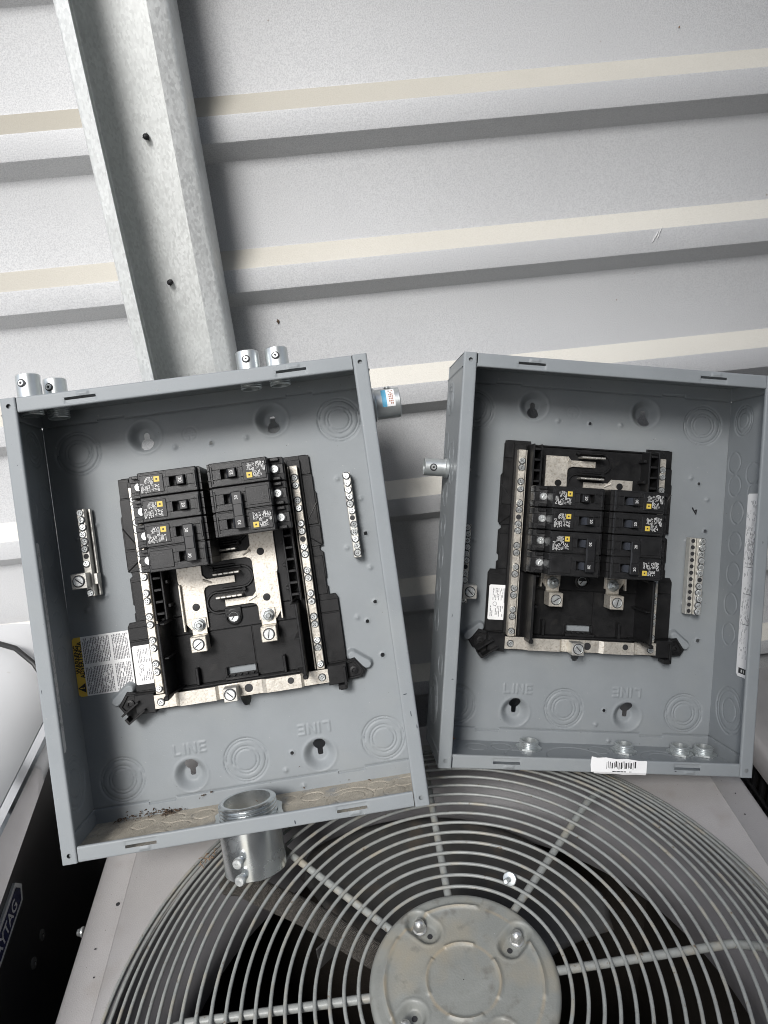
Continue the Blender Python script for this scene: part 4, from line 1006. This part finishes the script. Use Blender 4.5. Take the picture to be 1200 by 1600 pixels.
# straw tuft where the left box meets the fan guard
m = M()
for k in range(14):
    c = Vector((random.gauss(-208, 6), random.gauss(572, 5), H0 - 676)); a = random.uniform(0, 6.28); l = random.uniform(4, 8)
    m.tube([tuple(c), (c.x + l * math.cos(a) * .5, c.y + l * math.sin(a) * .5, c.z + random.uniform(0, 5)), (c.x + l * math.cos(a), c.y + l * math.sin(a), c.z + random.uniform(-3, 4))], .5, 4)
tag(m.build('straw_tuft', MT['straw']), 'small tuft of dry straw on the fan guard under the panel corner', 'straw', kind='stuff')

# ================================================================== air conditioner condenser
CX_, CY_ = 48.0, 386.0
ZT_ = H0 - 700.0; ZG = H0 - 647.0
ac = tag(empty('air_conditioner', (CX_ * .001, CY_ * .001, 0)), 'warm grey outdoor air conditioner with round wire fan guard under both panels', 'air conditioner')
def A(x, y, z): return (x - CX_, y - CY_, z)
xL, xR, yF, yB = -340.0, 431.0, 2.0, 772.0
RO = 334.0
# top cover: flat frame with a round opening, slightly sloping rim outside the crease
m = M(); n = 96
def sq(a, hx0, hx1, hy0, hy1):
    c, s_ = math.cos(a), math.sin(a); k = min((hx1 if c > 0 else -hx0) / max(abs(c), 1e-6), (hy1 if s_ > 0 else -hy0) / max(abs(s_), 1e-6)); return (k * c, k * s_)
angs = sorted(set(list(np.linspace(0, 2 * math.pi, n, endpoint=False)) + [math.atan2(b, a) % (2 * math.pi) for a in (xL - CX_, xR - CX_) for b in (yF - CY_, yB - CY_)]))
n = len(angs); rings = []
ins = 39
rings.append([(RO * math.cos(a), RO * math.sin(a), ZT_ - 26) for a in angs])
rings.append([((RO + 1) * math.cos(a), (RO + 1) * math.sin(a), ZT_ - 4) for a in angs]); rings.append([((RO + 5) * math.cos(a), (RO + 5) * math.sin(a), ZT_) for a in angs])
def ringsq(d, z): return [(*sq(a, xL - CX_ + d, xR - CX_ - d, yF - CY_ + d, yB - CY_ - d), z) for a in angs]
rings += [ringsq(ins + 1.2, ZT_ + .3), ringsq(ins, ZT_ + 1.2), ringsq(ins - 1.5, ZT_ - .2), ringsq(6, ZT_ - 3), ringsq(2, ZT_ - 5), ringsq(0, ZT_ - 9), ringsq(0, ZT_ - 48)]
vs = [p for r_ in rings for p in r_]
fs = [(j * n + i, (j + 1) * n + i, (j + 1) * n + (i + 1) % n, j * n + (i + 1) % n) for j in range(len(rings) - 1) for i in range(n)]
m.add(vs, [f[::-1] for f in fs]); m.build('top_cover', MT['cond'], ac, 40)
# cabinet: corner posts and louvred sides
m = M()
for x in (xL + 6, xR - 36):
    for y in (yF + 6, yB - 36): m.box(*(A(x, 0, 0)[0], A(x + 30, 0, 0)[0]), y - CY_, y + 30 - CY_, 40, ZT_ - 46, 3)
m.box(xL + 4 - CX_, xR - 4 - CX_, yF + 4 - CY_, yB - 4 - CY_, 20, 60, 3)
m.build('corner_post', MT['cond'], ac)
m = M()
for k in range(34):
    z = 70 + k * 19.5
    if z > ZT_ - 55: break
    for x in (xL + 10, xR - 12): m.box(x - CX_, x + 2 - CX_, yF + 46 - CY_, yB - 46 - CY_, z, z + 12)
    for y in (yF + 10, yB - 12): m.box(xL + 46 - CX_, xR - 46 - CX_, y - CY_, y + 2 - CY_, z, z + 12)
tag(m.build('louvres', MT['cond'], ac), kind='stuff')
m = M()
q0 = [(xL + 40, yF + 40), (xR - 40, yF + 40), (xR - 40, yB - 40), (xL + 40, yB - 40)]
for i in range(4):
    a, b = q0[i], q0[(i + 1) % 4]; m.quad((a[0] - CX_, a[1] - CY_, 60), (b[0] - CX_, b[1] - CY_, 60), (b[0] - CX_, b[1] - CY_, ZT_ - 60), (a[0] - CX_, a[1] - CY_, ZT_ - 60))
m.build('coil', MT['coil'], ac, 0)
m = M(); m.rect(xL + 40 - CX_, xR - 40 - CX_, yF + 40 - CY_, yB - 40 - CY_, 62); m.build('base_pan', MT['dark'], ac, 0)
m = M(); m.lathe([(RO - 1, ZT_ - 6), (RO - 3, ZT_ - 30), (RO - 14, ZT_ - 48), (304, ZT_ - 62), (297, ZT_ - 72), (295, ZT_ - 88), (300, ZT_ - 120)], n=96, cap=False); m.build('fan_shroud', MT['shroud'], ac)
m = M(); m.lathe([(300, ZT_ - 120), (430, ZT_ - 122)], n=64, cap=False); m.build('shroud_deck', MT['dark'], ac)
# guard rings: thirteen flat ones, then eight stepping down the shoulder
radii = [(92.7 + 12.85 * k, ZG) for k in range(13)] + [(246.9 + 11.6 * i, ZG - 51.0 * (i / 8) ** 1.45) for i in range(1, 9)]
def guard_z(r):
    return ZG if r < 246.9 else ZG - 51.0 * (min(r - 246.9, 92.8) / 92.8) ** 1.45
for k, (r, z) in enumerate(radii):
    m = M(); nn = 120
    m.tube([(r * math.cos(2 * math.pi * i / nn), r * math.sin(2 * math.pi * i / nn), z + .4 * math.sin(3 * i * 2 * math.pi / nn + k)) for i in range(nn)], 1.75, 8, closed=True)
    m.build('guard_ring', MT['grille'], ac, 60)
for k in range(8):
    a = math.radians(45 * k + (1.0 if k in (0, 1) else 0)) ; m = M(); pts = []
    for r in (78, 120, 170, 220, 244, 256, 268, 280, 292, 304, 316, 328, 338):
        pts.append((r * math.cos(a), r * math.sin(a), guard_z(r) - 5.2 - (2.5 if r > 244 else 0)))
    m.tube(pts, 3.9, 10); m.build('guard_spoke', MT['grille'], ac, 60)
# motor plate
RPL = 83.5
NUTS = [120.5, 30.0, -60.0, 210.0]
rr_ = np.concatenate([np.linspace(.5, 78, 66), np.array([79, 80, 81, 82, 82.8, 83.3, 83.5])]); aa = np.linspace(0, 2 * math.pi, 421)
def plate_h(Rr, Aa):
    x, y = Rr * np.cos(Aa), Rr * np.sin(Aa); h = np.zeros(Rr.shape)
    h -= np.where(Rr > 78, 6.0 * (1 - np.sqrt(np.clip(1 - ((Rr - 78) / 5.5) ** 2, 0, 1))), 0)
    for c0, c1 in ((68, 114), (140, 205), (-20, 24), (232, 292)):
        m_ = sstep(np.abs(np.angle(np.exp(1j * (Aa - math.radians((c0 + c1) / 2))))), math.radians((c1 - c0) / 2) + .04, math.radians((c1 - c0) / 2) - .04); h += 2.0 * gs(Rr - 69.5, 1.9) * m_
    for c0, c1 in ((62, 112), (138, 196), (-36, 26), (236, 290)):
        m_ = sstep(np.abs(np.angle(np.exp(1j * (Aa - math.radians((c0 + c1) / 2))))), math.radians((c1 - c0) / 2) + .05, math.radians((c1 - c0) / 2) - .05); h += 1.9 * gs(Rr - 32.5, 1.8) * m_
    for t_ in NUTS:
        a = math.radians(t_); p0 = (66 * math.cos(a), 66 * math.sin(a)); p1 = (53 * math.cos(a - .06), 53 * math.sin(a - .06))
        d = seg_d(x, y, p0, p1); h += -6.5 * sstep(d, 12.5, 7.0) + .5 * gs(d - 13.5, 1.5)
    return h
def plate_d(Rr, Aa):
    x, y = Rr * np.cos(Aa), Rr * np.sin(Aa); d = np.full(Rr.shape, 99.0)
    for t_ in NUTS:
        a = math.radians(t_); d = np.minimum(d, np.hypot(x - 52 * math.cos(a - .06), y - 52 * math.sin(a - .06)) - 2.4)
    return d
RRg, AAg = np.meshgrid(rr_, aa, indexing='ij')
pl = sheet('motor_plate', rr_, aa, plate_h, lambda U, V, h: (U * np.cos(V), U * np.sin(V), ZG + 3.2 + h), MT['plate'], ac)
m = M(); m.lathe([(83.5, ZG - 2.8), (83.5, ZG - 7), (60, ZG - 8)], n=96, cap=False); m.build('plate_rim', MT['plate'], pl)
for t_ in NUTS:
    a = math.radians(t_); c = (63.5 * math.cos(a), 63.5 * math.sin(a), ZG + 3.2 - 6.3)
    m = M(); m.lathe([(6.6, 0), (6.6, 1.2), (6.0, 1.4)], c, n=20); m.lathe([(5.9, 1.2), (5.9, 5.4), (5.3, 6.2)], c, n=6, cap=False, ph=a); m.lathe([(5.2, 6.0), (5.0, 8.2), (4.2, 10.2), (2.8, 11.6), (1.2, 12.3), (.1, 12.5)], c, n=18, cap=False)
    m.build('acorn_nut', MT['acorn'], pl, 40)
    m = M(); q = (52 * math.cos(a - .06), 52 * math.sin(a - .06), ZG - 3.0); m.lathe([(2.5, 0), (2.5, .25), (.1, .28)], q, n=14); m.build('drain_hole', MT['ink'], pl)
# motor, two deep pitched blades, sleeved motor lead
m = M(); m.lathe([(20, ZG - 8), (70, ZG - 10), (73, ZG - 16), (73, ZG - 120), (66, ZG - 130), (20, ZG - 131)], n=48); m.build('fan_motor', MT['dark'], ac)
for k in range(2):
    us = np.linspace(0, 1, 40); vv = np.linspace(0, 1, 26); off = math.pi * k
    def bh(U, V): return U * 0
    def bfr(U, V, h):
        # U: leading (0) to trailing (1) edge, V: root to tip with rounded corners
        rt = 66.0; tip = 290 - 26 * np.exp(-(U / .045) ** 2) - 26 * sstep(U, .93, 1.0) - 18 * sstep(U, .5, 1.0)
        r = rt + (tip - rt) * V
        a = math.radians(128) - math.radians(92) * U * (0.84 + .16 * V) + math.radians(4) * (1 - V) + off
        z = ZT_ - 52 - 78 * U * (0.55 + .45 * V) + 10 * np.sin(U * math.pi) * V
        return r * np.cos(a), r * np.sin(a), z
    b = sheet('fan_blade', us, vv, bh, bfr, MT['blade'], ac)
    so_ = b.modifiers.new('thickness', 'SOLIDIFY'); so_.thickness = .0016
m = M(); a = math.radians(144)
pts = [((290 - 22 * t_) * math.cos(a - .004 * t_), (290 - 22 * t_) * math.sin(a - .004 * t_), ZG - 38 - 3 * math.sin(t_ * .9) - (14 if t_ == 0 else 0)) for t_ in range(11)]
m.tube(pts, 12.5, 16); m.build('motor_lead', MT['braid'], ac, 60)
m = M(); m.box(-14, 14, -1, 1, -30, 0, .4); tb = m.build('cable_tie_tab', MT['blade'], ac); tb.location = (-.125, .085, (ZG - 44) * .001); tb.rotation_euler = (0, 0, .7)
for (x, y, z, ax) in ((xL, 527, H0 - 722, -1),):
    m = M(); m.lathe([(5.5, 0), (5.5, -1.5), (4, -3), (3.4, -6), (.2, -6)], (x - CX_, y - CY_, z + 14), 'x', 12); m.build('side_screw', MT['screw'], ac)

m = M()
for x, y, r in ((-307, 549, 2.2), (-318, 500, .9), (-311, 470, .8), (404, 560, .9), (409, 590, .8)):
    m = M(); m.lathe([(r, 0), (r, .35), (.05, .4)], (x - CX_, y - CY_, ZT_ - .2), n=12); m.build('rivet_hole', MT['ink'], ac)

# loose washer-head pin standing in the guard
m = M(); m.T = Matrix.Translation((110, 474, H0 - 641)) @ Vector((-.42, -.62, .58)).normalized().to_track_quat('Z', 'Y').to_matrix().to_4x4()
m.lathe([(6.6, -1), (6.8, -.2), (6.2, .6), (2.6, 1.4)], n=24); m.lathe([(2.6, 1.2), (2.4, 5), (1.9, 10)], n=12); m.lathe([(2.8, 10), (2.9, 12.5), (2.0, 13.2)], n=6)
m.lathe([(2.0, -7), (2.2, -1)], n=10)
tag(m.build('loose_screw', MT['zinc']), 'bright washer head screw lying loose on the fan guard beside the motor plate', 'screw')

# ================================================================== washer on the left
wa = tag(empty('washing_machine', (-.7, .48, 0)), 'white topped washing machine with chrome trim and black front at the left edge', 'washing machine')
def Wt(x, y, z): return (x + 700, y - 480, z)
y0, y1 = 40.0, 858.0
zt = H0 - 513; xf = -398.0
prof = [(-1090, zt), (-520, zt), (-480, zt - 1.5), (-452, zt - 6), (-430, zt - 15), (-413, zt - 27), (-402, zt - 39), (xf, zt - 45), (xf - 6, zt - 48), (-1090, zt - 48)]
m = M(); m.prism_y([(x + 700, z) for x, z in prof], y0 - 480, y1 - 480, 3); m.build('top_lid', MT['lid'], wa, 40)
m = M(); nn = 30; vs = []; fs = []
for i in range(nn + 1):
    y = y0 + (y1 - 4 - y0) * i / nn; zl = H0 - 606 - (672 - y) * .137
    for x, z in ((xf - 3, zt - 46.5), (xf + 7, zt - 51), (xf + 9, zt - 55), (xf + 6.0, (zt - 56 + zl) / 2), (xf + 7, zl + 9), (xf + 4, zl + 3), (xf - 4, zl)): vs.append(Wt(x, y, z))
for i in range(nn):
    for j in range(6): fs.append((i * 7 + j, i * 7 + j + 1, (i + 1) * 7 + j + 1, (i + 1) * 7 + j))
m.add(vs, fs); m.build('chrome_trim', MT['chrome'], wa, 16)
m = M(); m.box(-1086 + 700, xf - 2 + 700, y0 + 4 - 480, y1 - 4 - 480, 20, zt - 49, 4); m.build('cabinet', MT['gloss_black'], wa)
# badge: raised bar with a pointed end, letters reading up the front
def bd(s_, t_, k): # s along the badge (0 at pointed end), t across
    d = Vector((0, -68.1, -.5)).normalized(); p = Vector((xf - 2 + k, 548 + d.y * s_, H0 - 651 - t_ + d.z * s_ - s_ * .13)); return Wt(*p)
m = M(); out = [(-2, 0), (6, -13), (150, -13), (150, 13), (6, 13)]
m.add([bd(a, b, .2) for a, b in out] + [bd(a, b, 3.2) for a, b in out], [(0, 1, 6, 5), (1, 2, 7, 6), (2, 3, 8, 7), (3, 4, 9, 8), (4, 0, 5, 9), (5, 6, 7, 8, 9)])
bdg = m.build('badge', MT['silver'], wa, 0)
m = M(); o2 = [(2.5, 0), (8.5, -9.4), (146, -9.4), (146, 9.4), (8.5, 9.4)]; m.add([bd(a, b, 3.5) for a, b in o2], [(0, 1, 2, 3, 4)]); m.build('badge_field', MT['navy'], bdg, 0)
m = M(); put_text(m, 'MAYTAG', 16.5, (0, 0, 0), 0, .3, fr=lambda x, y, z: bd(50 - x, -y, 3.9), sx=1.0); m.build('badge_letters', MT['silver'], bdg, 0)
for y, z in ((550, -735), (521, -739)):
    m = M(); m.lathe([(6, 0), (6, 1.2), (4.6, 2), (2, 2.1), (1.6, 1.2), (.2, 1.2)], Wt(xf - 2, y, H0 + z), 'x', 14); m.build('panel_screw', MT['blade'], wa)
m = M(); m.tube([(-640, 872, H0 - 507), (-560, 835, H0 - 509), (-499, 811, H0 - 509.5), (-476, 801, H0 - 509.5), (-450, 786, H0 - 509.5), (-422, 764, H0 - 521), (-400, 744, H0 - 556), (-386, 735, H0 - 640), (-374, 725, H0 - 900)], 3.4, 8)
tag(m.build('power_cable', MT['cable'], None, 60), 'black cable lying across the white washer lid behind the panel', 'cable')

# ================================================================== second outdoor unit on the right
un = tag(empty('air_conditioner', (.86, .42, 0)), 'second grey outdoor unit with black louvred side, behind the right panel edge', 'air conditioner')
def U2(x, y, z): return (x - 860, y - 420, z)
x0_, x1_, yy0, yy1, zc = 474.0, 1240.0, 20.0, 806.0, H0 - 700
m = M(); pts = []
for cx, cy, a0 in ((x1_ - 40, yy1 - 40, 0), (x0_ + 40, yy1 - 40, 90), (x0_ + 40, yy0 + 40, 180), (x1_ - 40, yy0 + 40, 270)):
    pts += [(cx + 40 * math.cos(math.radians(a0 + 15 * k)) - 860, cy + 40 * math.sin(math.radians(a0 + 15 * k)) - 420) for k in range(7)]
m.prism(pts, zc - 34, zc, 6); m.build('top_cover', MT['cond'], un, 50)
m = M(); m.box(x0_ + 14 - 860, x1_ - 14 - 860, yy0 + 14 - 420, yy1 - 14 - 420, 30, zc - 35, 3); m.build('cabinet', MT['dark'], un)
m = M()
for k in range(40):
    y = yy0 + 40 + k * 18.2
    m.box(x0_ + 6 - 860, x0_ + 12 - 860, y - 420, y + 7 - 420, 50, zc - 36, 1.2)
for k in range(14):
    m.box(x0_ + 4 - 860, x0_ + 9 - 860, yy0 + 30 - 420, yy1 - 30 - 420, 70 + k * 50, 75 + k * 50, 1)
tag(m.build('side_louvres', MT['gloss_black'], un), kind='stuff')
